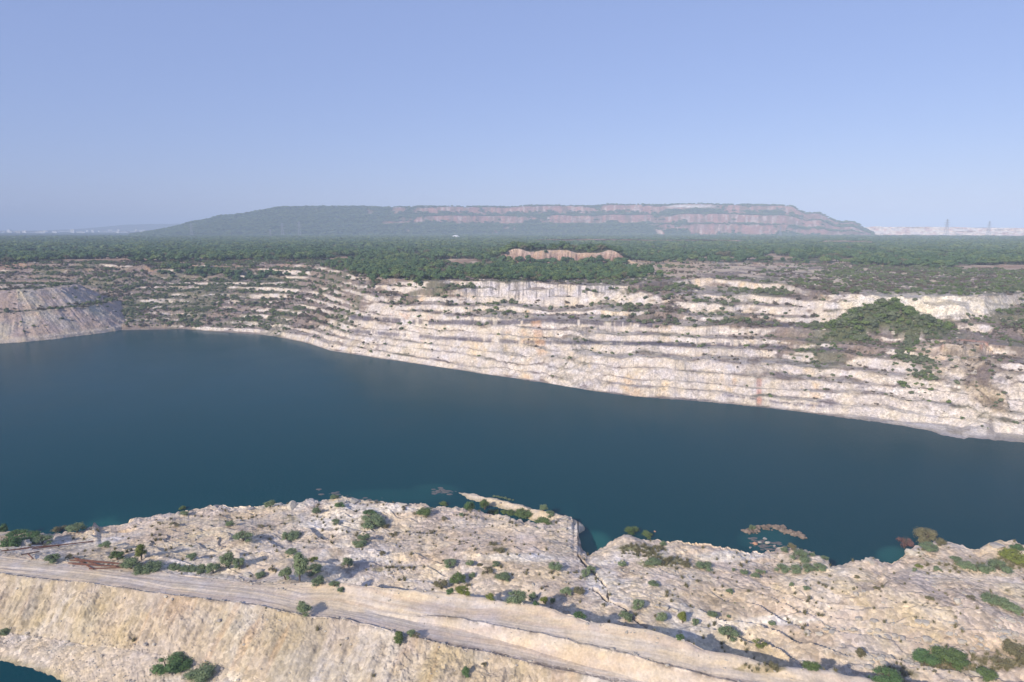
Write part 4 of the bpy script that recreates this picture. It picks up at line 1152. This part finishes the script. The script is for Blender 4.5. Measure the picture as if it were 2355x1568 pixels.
dens = np.where(hil, 0.5 + 1.6 * sst(.3, .6, pat), dens)
gul = blobm(2110, 825, 50, 80, 0.5, 1.0); dens = dens + gul * 0.5
dens = dens * (1 - 0.97 * scar * (1 - hillm)) * (1 - 0.7 * gc)
dens = np.where(spur_m, 0.45, dens)
dens = np.where(blk & ~hil, 0.15, dens)
heapd = hb * 0.9 + 0.02
dens = np.where(heap, np.clip(heapd, 0, .9) * (heap_s < 66) + (heap_s >= 66) * 0.15, dens)
dens = dens * (1 - 0.9 * pk)
treem = np.clip(blobm(890, 605, 120, 30) + blobm(1270, 630, 215, 16) + blobm(960, 645, 110, 12) * .6 + blobm(420, 628, 60, 14) + blobm(560, 636, 110, 10) * .6, 0, 1) * farm * (heap == 0)
prob = np.clip(dens, 0, 2) * 0.24 * cellA * (1 - treem)
rr_ = rng.random(Z.shape)
pick = cand & (rr_ < prob)
pi_ = np.nonzero(pick)
def jit_pos(idx):
    """spread points inside their ground cell"""
    r0, c0 = idx; r1 = np.minimum(r0 + 1, NR - 1); c1 = np.minimum(c0 + 1, NAZ - 1)
    u = rng.random(len(r0)); w = rng.random(len(r0))
    f = lambda A: (A[r0, c0] * (1 - u) + A[r1, c0] * u) * (1 - w) + (A[r0, c1] * (1 - u) + A[r1, c1] * u) * w
    return f(X), f(Y), f(Z)
px_, py_, pz_ = jit_pos(pi_)
big = hil[pi_] | (gul[pi_] > .5)
sz = (1.3 + 2.6 * rng.random(len(px_)) ** 1.6) * np.where(big, 0.8 + 1.0 * rng.random(len(px_)), 1.0) * (0.8 + 0.4 * (PY[pi_] < 760))
scl = np.stack([sz, sz, sz * (0.6 + 0.35 * rng.random(len(px_)))], -1)
pts = np.stack([px_, py_, pz_ - 0.15], -1)
dry = (rng.random(len(px_)) > np.clip(green[pi_] + 0.15 + 0.5 * big, 0.25, .96))
vis = (elev[pi_] + 0.5 * sz / D[pi_] >= cm[pi_]) & (np.abs(PX[pi_] - 1177) < 1180)
psize = sz / D[pi_]
order = np.argsort(-psize * vis * (~dry))[:300]
isind = np.zeros(len(px_), bool); isind[order] = True
N_SHRUBS = len(px_)
def where_word(x):
    return "far left" if x < 400 else "left" if x < 785 else "left-centre" if x < 1080 else "centre" if x < 1400 else "right-centre" if x < 1700 else "right" if x < 2050 else "far right"
ppx, ppy = PX[pi_], PY[pi_]
LV = [(0, "the lowest ledge just above the lake"), (5.5, "a low ledge"), (12.0, "a middle ledge"), (23, "an upper ledge"), (36, "the top ledge")]
for q in order:
    kd = random.choice((0, 1, 2, 3, 4, 5, 4, 5) if hil[pi_][q] else (0, 1, 2, 3, 0, 1, 2, 4))
    tone_w = 'fresh green' if kd > 3 else 'grey-green'
    size_w = 'large' if sz[q] > 4.6 else 'small' if sz[q] < 3.3 else 'mid-sized'
    o = bpy.data.objects.new("shrub", sh_lod[kd].data)
    COL.objects.link(o)
    o.location = pts[q]; o.scale = scl[q]; o.rotation_euler = (0, 0, random.random() * 6.28)
    lv = [t for zc, t in LV if pz_[q] >= zc][-1]
    lab = None
    if hil[pi_][q]: lab = "%s %s shrub on the bushy hillock, %s" % (size_w, tone_w, "left flank" if ppx[q] < 1985 else "crest" if ppy[q] < 712 else "front slope" if ppx[q] < 2090 else "right flank")
    elif gul[pi_][q] > .5: lab = "%s %s shrub in the gully beside the pale slide, %s" % (size_w, tone_w, "upper end" if ppy[q] < 800 else "middle" if ppy[q] < 850 else "lower end")
    elif heap[pi_][q]: lab = "dark shrub on the flat step of the grey spoil heap at left"
    else: lab = "%s %s shrub on %s of the wall, %s" % (size_w, tone_w, lv, where_word(ppx[q]))
    tag(o, lab, "shrub", "shrubs growing on the terraced quarry wall")
rest = ~isind
scatter("wall_shrubs", pts[rest & ~dry], scl[rest & ~dry], C_sh, 3, "grey-green scrub covering the ledges of the far quarry wall", "scrub")
scatter("dry_wall_shrubs", pts[rest & dry], scl[rest & dry], C_dry, 4, "brown leafless scrub on the ledges of the far quarry wall", "dry scrub")

# trees in the patches at the head of the wall
tp = np.clip(treem, 0, 1) * 0.055 * cellA
pick = farm & (np.arange(NC)[None, :] < NAZ) & (D < td[None, :] + 6) & (rr_ < tp) & (pk == 0)
ti = np.nonzero(pick)
_a, _b, _c = jit_pos(ti); tpx, tpy, tpz = [_a], [_b], [_c]
tsz = [5.0 + 3.5 * rng.random(len(ti[0]))]
# forest on the plateau: jittered rings, wider apart with distance
dcur = 600.0
Zg = Z[:, :NAZ]; Dg = D[:, :NAZ]
fx, fy, fz, fs_ = [], [], [], []
tdm = td[:NAZ]
while dcur < 3000:
    sp = max(7.0, dcur / 95.0)
    na_ = int(2 * AZL * dcur / sp)
    a = np.linspace(-AZL, AZL, na_) + (rng.random(na_) - .5) * sp / dcur * .9
    d = dcur + (rng.random(na_) - .5) * sp * .9
    x, y = d * np.sin(a), d * np.cos(a)
    ok = d > np.interp(a, az_main, tdm) + 1
    qx, qy, _ = projP(x, y, x * 0 + 46)
    n1_ = fbm(x / 60, y / 60, 351, 4); 
    thin = sst(0.0, 0.4, n1_) * 0.92 * (1 - sst(1000, 1700, d)) + .1
    near_bare = ((qx > 1440) & (qx < 1900) & (qy > 596)) | ((qx > 1135) & (qx < 1455) & (qy > 595) & (d < 705)) | ((qx > 1850) & (qy > 632))
    thin = np.where(near_bare, 0.85, thin)
    thin = np.where((qx > 1135) & (qx < 1455) & (qy > 590) & (d < 690), 0.62, thin)
    strip = (np.abs(d - 1900 - 60 * np.sin(a * 9)) < 28) & (a > 0.02) & (fbm(a * 30, a * 0, 77, 3) > -0.25)
    ok &= (rng.random(na_) > thin) & ~strip
    fx.append(x[ok]); fy.append(y[ok])
    ds = d[ok]
    fz.append(np.array([np.interp(q, Dg[:, c], Zg[:, c]) for q, c in zip(ds, np.clip(np.round((a[ok] + AZL) / (2 * AZL) * (NAZ - 1)).astype(int), 0, NAZ - 1))]) if dcur < 1400 else np.full(ok.sum(), 46.0))
    fs_.append(sp * (0.75 + 1.3 * rng.random(ok.sum()) ** 1.5) * np.where(dcur < 1500, 1.0, 1.1))
    dcur += sp * 0.9
tx = np.concatenate(tpx + fx); ty = np.concatenate(tpy + fy); tz = np.concatenate(tpz + fz); ts = np.concatenate(tsz + fs_)
td_ = np.hypot(tx, ty)
hgt_ = np.clip(ts * (0.55 + .35 * rng.random(len(ts))), 3.0, 9.0)
tqx, tqy, _ = projP(tx, ty, tz + hgt_ * .5)
inv = (tqx > 5) & (tqx < 2349)
colt = np.clip(np.round((np.arctan2(tx, ty) + AZL) / (2 * AZL) * (NAZ - 1)).astype(int), 0, NAZ - 1)
ordr = np.argsort(-(ts / td_) * inv)[:300]
ind = np.zeros(len(tx), bool); ind[ordr] = True
for q in ordr:
    kd = random.randrange(7)
    o = bpy.data.objects.new("tree", tr_near[kd].data); COL.objects.link(o)
    tw = ("broad " if ts[q] > 12 else "small " if ts[q] < 9 else "") + ("pale green" if kd > 4 else "dark green")
    o.location = (tx[q], ty[q], tz[q] - .3); o.scale = (ts[q], ts[q], hgt_[q] * 1.15); o.rotation_euler = (0, 0, random.random() * 6.28)
    qx, qy = tqx[q], tqy[q]
    if 1020 < qx < 1470 and qy > 600: lab = tw + " tree in the grove before the pink cliff, %s half" % ("left" if qx < 1245 else "right")
    elif 770 < qx < 1020: lab = tw + " tree in the dense patch spilling onto the terraces left of the grove"
    else: lab = tw + " tree at the near edge of the far woodland, %s" % where_word(qx)
    tag(o, lab, "tree", "trees at the near edge of the woodland")
m1 = ~ind & (td_ < 1150); m2 = ~ind & (td_ >= 1150)
P3 = np.stack([tx, ty, tz - .3], -1); S3 = np.stack([ts, ts, hgt_ * 1.15], -1)
scatter("woodland", P3[m1], S3[m1], C_tr, 5, "dense green woodland behind the head of the quarry wall", "woodland")
scatter("far_woodland", P3[m2], S3[m2], C_tf, 6, "distant flat woodland reaching to the foot of the spoil hill", "woodland")
# trees on the hill and its skyline
hp = np.nonzero((rng.random(hx.shape) < 0.32) & (ht <= 1.3))
hm_ = hill_col(hx, hy, hz, ht, np.arctan2(hx, hy))[hp][:, 0] < 0.16
hs = 9 + 10 * rng.random(hm_.sum())
hX, hY, hZ = hx[hp][hm_], hy[hp][hm_], hz[hp][hm_]
scatter("hill_woodland", np.stack([hX, hY, hZ - 1], -1), np.stack([hs, hs, hs * .6], -1), C_tf, 7, "trees and scrub covering the long flat-topped spoil hill", "woodland")
print("SHRUBS", N_SHRUBS, "TREES", len(tx), "HILL", len(hX))

# ------------------------------------------------------------------ rocks, pipes, pylons, houses
def rock_mesh(seed, mat, squash=.7, sub=2):
    r = np.random.default_rng(seed)
    v, f = (ico(4) if sub == 2 else ICO1)
    v = v.copy()
    for i in range(16 if sub == 2 else 4):                     # planar cuts give facets
        nvec = r.normal(size=3); nvec /= np.linalg.norm(nvec); lim = .45 + .35 * r.random()
        dd = v @ nvec
        v = v - np.outer(np.maximum(dd - lim, 0), nvec)
    v *= (1 + (.12 * (r.random((len(v), 1)) - .5) if sub == 1 else .16 * fbm(v[:, 0] * 2.5 + v[:, 2] * 1.7, v[:, 1] * 2.5 + v[:, 2], seed, 5, .65)[:, None]))
    v *= np.array([.55, .42 + .12 * r.random(), .5 * squash])
    o = mesh_np("boulder", v, f, [mat], link=False); me = o.data; bpy.data.objects.remove(o); return me
BOULD = [rock_mesh(700 + i, M_rock) for i in range(5)]
BOULDG = [rock_mesh(720 + i, M_rock2) for i in range(3)]
BOULDO = [rock_mesh(730 + i, M_orock) for i in range(2)]
def put_rock(pt, w, label, meshes, group="boulders on the near quarry shelf", hz=.8):
    hit = ground_hit(*pt)
    if hit is None: return
    x, y, z = hit
    dist = math.sqrt(x * x + y * y + (H - z) ** 2)
    ww = w * q3 * K / FPX * dist * (0.95 if w < 70 else 0.72)
    o = bpy.data.objects.new("boulder", random.choice(meshes)); COL.objects.link(o)
    o.location = (x, y, z + (.12 if w < 70 else -.02) * ww); o.scale = (ww, ww, ww * hz); o.rotation_euler = (random.uniform(-.2, .2), random.uniform(-.2, .2), random.random() * 6)
    tag(o, label, "boulder", group)
RK = [(z1, "1690 650 90 w|big white boulder below the tall bush by the left road;640 400 110 w|white rock hump beside the left inlet;150 440 140 w|cream rock inside the left rim thicket;1770 640 60 w|small white boulder right of the big white one;2330 150 120 w|highest white rock on the rim left of centre;1480 180 90 g|grey peak on the left rim;"
          "1720 200 100 g|grey rock left of the little water gap in the rim;2000 185 160 w|white rock slab right of the water gap in the rim;1710 700 40 g|grey rock lying at the road edge near the white boulder;1000 1130 50 g|dark stone heap on the lower slope;1500 970 45 g|lone dark stone on the pale slope"),
      (z2, "100 150 130 w|white rock lip on the central rim;420 170 110 w|cream rock bulge on the central rim;1535 268 90 w|cream end rock of the peninsula tip;1530 335 85 w|smooth white rock at the notch;340 640 40 w|small pale stone by the trench start;2230 880 60 w|white rubble block right of the crack;2290 895 45 w|second white rubble block right of the crack;"
          "2170 865 40 w|left block of the white rubble;1320 720 35 w|pale stone under the neat round bush;2155 355 22 o|tiny pinkish stone in the water off the notch;1100 160 26 g|tiny grey stone in the enclosed pool"),
      (z3, "870 1045 70 w|cream block on the broken ledge;1220 960 60 w|pale boulder at the head of the rubble run;1190 1030 50 w|boulder under the head of the rubble run;1360 1070 75 w|largest cream boulder in the rubble run;1430 1085 50 g|grey boulder right of the largest cream one;1300 1040 40 w|small boulder left of the largest cream one;"
          "1525 1085 80 g|grey broad boulder at the ledge gap;840 1260 60 w|white boulder in the bottom trench;1765 1140 45 w|pale stone above the vivid bush hollow;2030 1080 40 w|pale stone on the right ledge;1585 495 120 w|square white rock on the right headland;2170 450 130 g|layered grey rock dome on the far right rim;"
          "2280 470 90 w|pale slab beside the layered rock dome;1300 555 90 w|pointed pale rock on the rim between two bays;960 585 90 w|cream cliff lump at the corner of the right bay;1840 1060 45 w|rounded stone beside the right ledge shadow;1010 1010 40 w|pale stone on the ochre ledge end;1120 1140 40 g|grey stone by the small trench shadow;"
          "512 440 48 o|orange rock in the water by the islet;583 405 32 g|grey rock in the water by the islet, topmost;598 435 40 w|pale rock in the water right of the orange one;545 430 26 w|small pale rock touching the orange one;645 455 26 g|small grey rock in the water near shore;480 465 26 g|small grey rock left of the orange one")]
for zf, txt in RK:
    for ent in txt.split(";"):
        nums, lab = ent.split("|"); x, y, w, k = nums.split()
        put_rock(zf(float(x), float(y)), float(w), lab, {'w': BOULD, 'g': BOULDG, 'o': BOULDO}[k])

# loose rubble: uncountable
stones = [rock_mesh(750 + i, M_rock, sub=1) for i in range(4)] + [rock_mesh(760 + i, M_rock3, sub=1) for i in range(2)]
so = [bpy.data.objects.new("stone", m) for m in stones]
C_st = group_protos("stone_kinds", so)
zone = np.zeros(Z.shape)
zone += 0.55 * platm * sst(0.1, 0.6, fbm(X / 9, Y / 9, 801, 4)) + 0.05 * platm
zone += 1.6 * rightm * sst(0.0, 0.5, fbm(X / 6, Y / 6, 803, 4)) * sst(1410, 1450, PY)
zone += 0.10 * slope_m + 0.45 * (segm <= 3) * (Z > .3) + 0.6 * rimfall * (Z > 0.2) + 0.35 * slope_m * (1 - sst(0, .25, tS))
zone += 0.8 * np.exp(-((D - E1[0][None, :] - .2) / .8) ** 2) * nr + 0.6 * np.exp(-((D - E2[0][None, :]) / .8) ** 2) * nr * sst(930, 1000, PX)
zone += 0.5 * np.exp(-((D - E3[0][None, :] + 1) / 1.2) ** 2) * nr
zone *= nr * (Z > 0.05) * (D > 85) * (np.arange(NC)[None, :] < NAZ)
pickr = rng.random(Z.shape) < zone * 0.85 * cellA
ri = np.nonzero(pickr)
rs = np.where(rightm[ri] > .3, 0.22 + 1.1 * rng.random(len(ri[0])) ** 5, 0.18 + .5 * rng.random(len(ri[0])) ** 4)
rj = jit_pos(ri)
scatter("rubble", np.stack([rj[0], rj[1], rj[2] + .04], -1), np.stack([rs, rs, rs * .9], -1) * 1.5, C_st, 9, "loose pale stones strewn over the near quarry shelf", "rubble")
fz_ = np.nonzero(farm & cand & (rng.random(Z.shape) < 0.05 * cellA * (expo < .4) * sst(-.1, .5, nI)))
rs = 0.5 + 1.6 * rng.random(len(fz_[0])) ** 3
rj = jit_pos(fz_)
scatter("wall_rubble", np.stack(rj, -1), np.stack([rs, rs, rs * .9], -1) * 1.3, C_st, 10, "fallen rock lying on the ledges of the far wall", "rubble")
print("STONES", len(ri[0]), len(fz_[0]))

# dry grass tufts
def tuft_mesh(seed):
    r = np.random.default_rng(seed); n_ = 40; vs = []
    for i in range(n_):
        a = r.random() * 6.28; q = .35 * r.random(); b = np.array([q * math.cos(a), q * math.sin(a), 0]); tip = b + np.array([.3 * r.normal(), .3 * r.normal(), .6 + .5 * r.random()]); w = np.array([-math.sin(a), math.cos(a), 0]) * .05
        vs += [b - w, b + w, tip]
    c = np.repeat(r.random(n_), 3)
    return mesh_np("tuft", np.array(vs), np.arange(3 * n_).reshape(-1, 3), [M_leaf['o']], np.stack([c, c, c], -1), link=False)
C_tu = group_protos("tuft_kinds", [tuft_mesh(i) for i in range(3)])
tmask = np.zeros(Z.shape)
for (pt, rx, ry, s_t) in [(z2(390, 610), 48, 7, 1), (z2(2060, 490), 58, 16, 1), (z2(2220, 560), 60, 13, .8), (z3(2300, 560), 60, 16, .8), (z3(2050, 1260), 130, 24, 1), (z3(1450, 1330), 70, 20, .7), (z3(540, 1290), 60, 10, .7), (z3(1900, 600), 110, 12, .3), (z2(600, 400), 120, 20, .12), (z2(1500, 700), 150, 30, .1), (z3(1100, 800), 280, 40, .06)]:
    q = ((PX - pt[0]) / rx) ** 2 + ((PY - pt[1]) / ry) ** 2
    tmask = np.maximum(tmask, (1 - sst(.5, 1.2, q + .4 * nB)) * s_t)
tmask = np.maximum(tmask, .05 * platm * sst(.1, .6, fbm(X / 10, Y / 10, 811, 4)) + .02 * platm + .03 * slope_m * sst(.2, .6, fbm(X / 8, Y / 8, 813, 3)))
gi_ = np.nonzero((rng.random(Z.shape) < tmask * nr * cellA * 1.6) & (Z > .5) & nr)
gs = 0.4 + 0.7 * rng.random(len(gi_[0]))
scatter("dry_grass", np.stack([X[gi_], Y[gi_], Z[gi_] - .03], -1), np.stack([gs, gs, gs * .9], -1), C_tu, 12, "dry straw and olive tufts on the near shelf", "grass")

sm = 0.012 * platm * sst(-.1, .5, fbm(X / 13, Y / 13, 821, 4)) + 0.0025 * slope_m + .02 * (segm == 8) * (t8 > .6)
si = np.nonzero((rng.random(Z.shape) < sm * cellA * 1.3) & nr & (Z > .6) & (np.arange(NC)[None, :] < NAZ)); sj = jit_pos(si)
ssz = .5 + 1.0 * rng.random(len(si[0])) ** 2
C_sm = group_protos("small_scrub_kinds", [proto_mesh("small_scrub", rand_lobes(900 + i, 5, .3, .1, .4, .12, .2, .9), 160, .06, 900 + i, m_, .5) for i, m_ in enumerate([M_leaf['g'], M_leaf['o'], M_leaf['o'], M_dry])])
scatter("small_scrub", np.stack([sj[0], sj[1], sj[2] - .03], -1), np.stack([ssz, ssz, ssz * .8], -1), C_sm, 14, "tiny weeds and half-dry scrub dotting the near quarry shelf", "scrub")

# rusty pipes by the left road
def tube_between(name, pts, r, mat, sides=8):
    vs, fs = [], []
    P_ = [Vector(p) for p in pts]
    for i, p in enumerate(P_):
        t = (P_[min(i + 1, len(P_) - 1)] - P_[max(i - 1, 0)]).normalized()
        a = t.cross(Vector((0, 0, 1)))
        if a.length < .05: a = t.cross(Vector((1, 0, 0)))
        a.normalize(); b = t.cross(a)
        for j in range(sides):
            q = 6.2832 * j / sides; vs.append(p + (a * math.cos(q) + b * math.sin(q)) * r)
    for i in range(len(P_) - 1):
        for j in range(sides):
            A = i * sides + j; Bq = i * sides + (j + 1) % sides
            fs.append((A, Bq, Bq + sides, A + sides))
    o = mesh_np(name, np.array([v[:] for v in vs]), np.array(fs), [mat]); return o
PIPES = [((470, 575), (850, 600)), ((480, 560), (840, 585)), ((500, 590), (800, 605)), ((500, 535), (640, 618)), ((520, 545), (700, 600)), ((560, 560), (860, 590)), ((610, 615), (840, 605)), ((150, 522), (270, 500)), ((195, 520), (228, 552)), ((220, 478), (640, 425)), ((230, 470), (520, 445)), ((10, 500), (200, 480)), ((30, 492), (230, 465))]
PLAB = ["longest rusty pipe along the front of the pile", "rusty pipe behind the longest one in the pile", "short rusty pipe at the pile's front", "rusty pipe lying steeply across the pile's left end", "rusty pipe crossing the pile beside the steep one", "rusty pipe on top of the pile, reaching the bush", "rusty pipe at the pile's lower right", "separate rusty pipe left of the pile",
        "short rusty pipe making a V with the separate one", "long rusty pipe along the water's edge at left", "thinner rusty pipe under the long one at the water's edge", "rusty pipe at the left frame edge, front", "rusty pipe at the left frame edge, behind"]
for i, ((a, b), (c, d)) in enumerate(PIPES):
    p, q = ground_hit(*z1(a, b)), ground_hit(*z1(c, d))
    if p and q:
        lift = .25 + .12 * (i % 3)
        o = tube_between("pipe", [(p[0], p[1], p[2] + lift), tuple((p[k] + q[k]) / 2 + (lift if k == 2 else 0) for k in range(3)), (q[0], q[1], q[2] + lift)], .13, M_rust)
        tag(o, PLAB[i], "pipe", "rusty pipes left by the road")

# rusty islet
isl = [z3(440, 352), z3(490, 356), z3(525, 335), z3(560, 325), z3(620, 322), z3(690, 328), z3(725, 350), z3(770, 372), z3(830, 380)]
rr2 = np.random.default_rng(33)
iw = [W(a, b, 0.15) for a, b in isl]
vs, fs = [], []; off = 0
for a, b in zip(iw[:-1], iw[1:]):
    for k in range(15):
        t = rr2.random(); c = (lerp(a[0], b[0], t) + rr2.normal() * .5, lerp(a[1], b[1], t) + rr2.normal() * .7, -.05 + .3 * rr2.random())
        sz_ = .3 + .75 * rr2.random() ** 2; v = ICO1[0] * np.array([1.0, .8, .75]) * sz_ * (.8 + .4 * rr2.random((len(ICO1[0]), 1)))
        vs.append(v + np.array(c)); fs.append(ICO1[1] + off); off += len(v)
islo = mesh_np("rock_islet", np.vstack(vs), np.vstack(fs), [mat_plain("rusty_rock", (.20, .155, .12), .95, .5, .6)])
tag(islo, "thin rusty-brown rock islet off the right shore", "islet")
for (pts_, nm) in [([z2(640, 80), z2(700, 70), z2(760, 95)], "brown drowned rocks off the central rim"), ([z3(480, 400), z3(560, 440), z3(640, 470), z3(690, 440)], "dark drowned boulders between the rusty islet and the shore"), ([z1(2150, 75), z2(130, 130), z2(290, 150)], "dark drowned ledge beside the highest rim rock")]:
    iw = [W(a, b, 0.0) for a, b in pts_]; vs, fs = [], []; off = 0
    for a, b in zip(iw[:-1], iw[1:]):
        for k in range(16):
            t = rr2.random(); c = (lerp(a[0], b[0], t) + rr2.normal() * .9, lerp(a[1], b[1], t) + rr2.normal() * 1.2, -.12)
            sz_ = .4 + .6 * rr2.random(); v = ICO1[0] * np.array([1.2, .8, .35]) * sz_
            vs.append(v + np.array(c)); fs.append(ICO1[1] + off); off += len(v)
    o = mesh_np("drowned_rocks", np.vstack(vs), np.vstack(fs), [mat_plain("drowned_rock", (.13, .12, .11), .6, .8, .3)])
    tag(o, nm, "rocks")

# power pylons
def pylon(xP, yP, d, hgt, label):
    rx, ry, rz = [float(q) for q in ray(xP * K, yP * K)]
    k = d / math.hypot(rx, ry); x, y = rx * k, ry * k
    e = bpy.data.objects.new("pylon", None); COL.objects.link(e); e.location = (x, y, 46)
    vs, fs = [], []
    def bar(lst, a, b, r):
        o = len(lst[0]); a = Vector(a); b = Vector(b); t = (b - a).normalized(); u = t.cross(Vector((0.3, 0.9, .2))).normalized(); w = t.cross(u)
        for p in (a, b):
            for q in range(4): lst[0].append((p + (u * math.cos(q * 1.5708) + w * math.sin(q * 1.5708)) * r)[:])
        for q in range(4): lst[1].append((o + q, o + (q + 1) % 4, o + 4 + (q + 1) % 4, o + 4 + q))
    T = ([], []); 
    def half(t): return hgt * (.09 * (1 - t) ** 1.3 + .018)
    lv = np.linspace(0, 1, 9)
    cs = [(-1, -1), (1, -1), (1, 1), (-1, 1)]
    for i in range(8):
        a, b = half(lv[i]), half(lv[i + 1]); za, zb = hgt * lv[i], hgt * lv[i + 1]
        for j in range(4):
            c0, c1 = cs[j], cs[(j + 1) % 4]
            bar(T, (c0[0] * a, c0[1] * a, za), (c0[0] * b, c0[1] * b, zb), .45)
            bar(T, (c0[0] * a, c0[1] * a, za), (c1[0] * b, c1[1] * b, zb), .25)
            bar(T, (c0[0] * b, c0[1] * b, zb), (c1[0] * b, c1[1] * b, zb), .22)
    o = mesh_np("lattice_tower", np.array(T[0]), np.array(T[1]), [M_steel]); o.parent = e
    for t in (.68, .80, .92):
        A_ = ([], []); w = hgt * (.17 if t < .9 else .12)
        for s in (-1, 1):
            bar(A_, (0, 0, hgt * t), (s * w, 0, hgt * t), .4); bar(A_, (0, 0, hgt * (t + .05)), (s * w, 0, hgt * t), .25)
        o = mesh_np("cross_arm", np.array(A_[0]), np.array(A_[1]), [M_steel]); o.parent = e
    tag(e, label, "pylon", "power pylons beyond the woodland")
pylon(2176, 530, 3000, 66, "lattice pylon against the pale bank, taller right-hand one")
pylon(2273, 530, 3500, 62, "lattice pylon against the pale bank near right frame edge")
pylon(1793, 545, 2600, 40, "grey lattice pylon before the right end of the spoil hill")
pylon(689, 545, 2700, 58, "grey lattice pylon before the green left hill flank, right one")
pylon(650, 545, 2750, 52, "grey lattice pylon before the green left hill flank, middle one")
pylon(441, 545, 2800, 50, "grey lattice pylon at the low left end of the hill")
pylon(622, 545, 2500, 30, "shortest pylon, left of the middle one before the green hill flank")

# pale dome building
import bmesh
def box_bm(bm, x0, x1, y0, y1, z0, z1):
    r_ = bmesh.ops.create_cube(bm, size=1.0)
    for v in r_['verts']:
        v.co.x = x1 if v.co.x > 0 else x0; v.co.y = y1 if v.co.y > 0 else y0; v.co.z = z1 if v.co.z > 0 else z0
def bm_obj(bm, name, mat, parent=None):
    me = bpy.data.meshes.new(name); bm.to_mesh(me); bm.free(); me.materials.append(mat)
    o = bpy.data.objects.new(name, me); COL.objects.link(o); o.parent = parent; return o
rx, ry, rz = [float(q) for q in ray(1047 * K, 541 * K)]
k = 2250 / math.hypot(rx, ry)
e = bpy.data.objects.new("domed_shed", None); COL.objects.link(e); e.location = (rx * k, ry * k, 46)
v, f = ICO2; keep = v * np.array([15, 10, 8]) ; keep[:, 2] = np.maximum(keep[:, 2], 0) + 3
o = mesh_np("roof", keep, f, [M_white], smooth=True); o.parent = e
bm = bmesh.new(); bmesh.ops.create_cone(bm, cap_ends=True, segments=20, radius1=1, radius2=1, depth=3)
for q in bm.verts: q.co.x *= 14.6; q.co.y *= 9.7; q.co.z += 1.6
bm_obj(bm, "wall", M_wallb, e)
tag(e, "small white domed shed among the trees below the hill", "shed")

# far town
hr = random.Random(5)
def house(kind):
    w, dpt, h = [(60, 26, 14), (34, 20, 26), (90, 40, 11), (24, 18, 34)][kind]
    e = bpy.data.objects.new("building", None); COL.objects.link(e)
    bm = bmesh.new(); box_bm(bm, -w / 2, w / 2, -dpt / 2, dpt / 2, -6, h); bm_obj(bm, "wall", M_white if kind != 1 else M_wallb, e)
    bm = bmesh.new(); box_bm(bm, -w / 2 - 1, w / 2 + 1, -dpt / 2 - 1, dpt / 2 + 1, h, h + 1.5)
    if kind != 2: box_bm(bm, -w / 6, w / 8, -3, 4, h + 1.5, h + 5)
    bm_obj(bm, "roof", M_wallb, e)
    nf = max(2, int(h / 4))
    for fl in range(min(nf, 6)):
        bm = bmesh.new(); zb = 1.2 + fl * (h - 1) / nf
        box_bm(bm, -w / 2 + 2, w / 2 - 2, -dpt / 2 - .15, -dpt / 2 + .2, zb, zb + 1.5); bm_obj(bm, "window_band", M_dark, e)
    return e
def copy_tree(o):
    c = o.copy(); COL.objects.link(c)
    for ch in list(o.children):
        d_ = ch.copy(); COL.objects.link(d_); d_.parent = c
    return c
protos_h = [house(k) for k in range(4)]
used_h = [False] * 4
ZN = [(0, 60, "at the left frame edge"), (60, 130, "a little right of the left frame edge"), (130, 240, "in its thin middle"), (240, 400, "below the faint low hills")]
for i in range(64):
    kind = hr.choice([0, 0, 1, 2, 3, 0])
    xP = hr.choice([hr.uniform(-20, 60), hr.uniform(30, 125), hr.uniform(125, 240), hr.uniform(228, 385), hr.uniform(240, 385)])
    if used_h[kind]: o = copy_tree(protos_h[kind])
    else: o = protos_h[kind]; used_h[kind] = True
    dd = hr.uniform(5200, 7400)
    rx, ry, rz = [float(q) for q in ray(xP * K, 527 * K)]; k = dd / math.hypot(rx, ry)
    o.location = (rx * k, ry * k, hr.uniform(47, 53)); o.rotation_euler = (0, 0, hr.uniform(-.5, .9)); sc_ = hr.uniform(.5, 1.1); o.scale = (sc_, sc_, sc_ * .5)
    zn = [t for a, b, t in ZN if xP < b][0]
    tag(o, "%s building in the far town %s" % (["low white", "pale grey", "long white", "narrow white"][kind], zn), "building", "white buildings of the far town")

import bmesh
hb_ = bmesh.new()
bmesh.ops.create_cube(hb_, size=1.0)
for v in hb_.verts:
    v.co.x *= 27000; v.co.y *= 27000; v.co.z = -9.0 if v.co.z < 0 else 245.0
hm = bpy.data.meshes.new("haze"); hb_.to_mesh(hm); hb_.free()
haze = bpy.data.objects.new("haze", hm); COL.objects.link(haze)
mh = bpy.data.materials.new("haze_air"); mh.use_nodes = True
nh = mh.node_tree
for n_ in list(nh.nodes):
    if n_.type == 'BSDF_PRINCIPLED': nh.nodes.remove(n_)
pv = nh.nodes.new("ShaderNodeVolumePrincipled")
pv.inputs["Color"].default_value = (0.64, 0.79, 1.0, 1)
pv.inputs["Density"].default_value = HAZE_D
pv.inputs["Anisotropy"].default_value = -0.25
nh.links.new(pv.outputs[0], nh.nodes["Material Output"].inputs["Volume"])
hm.materials.append(mh)
tag(haze, kind="stuff")
#HAZE_END
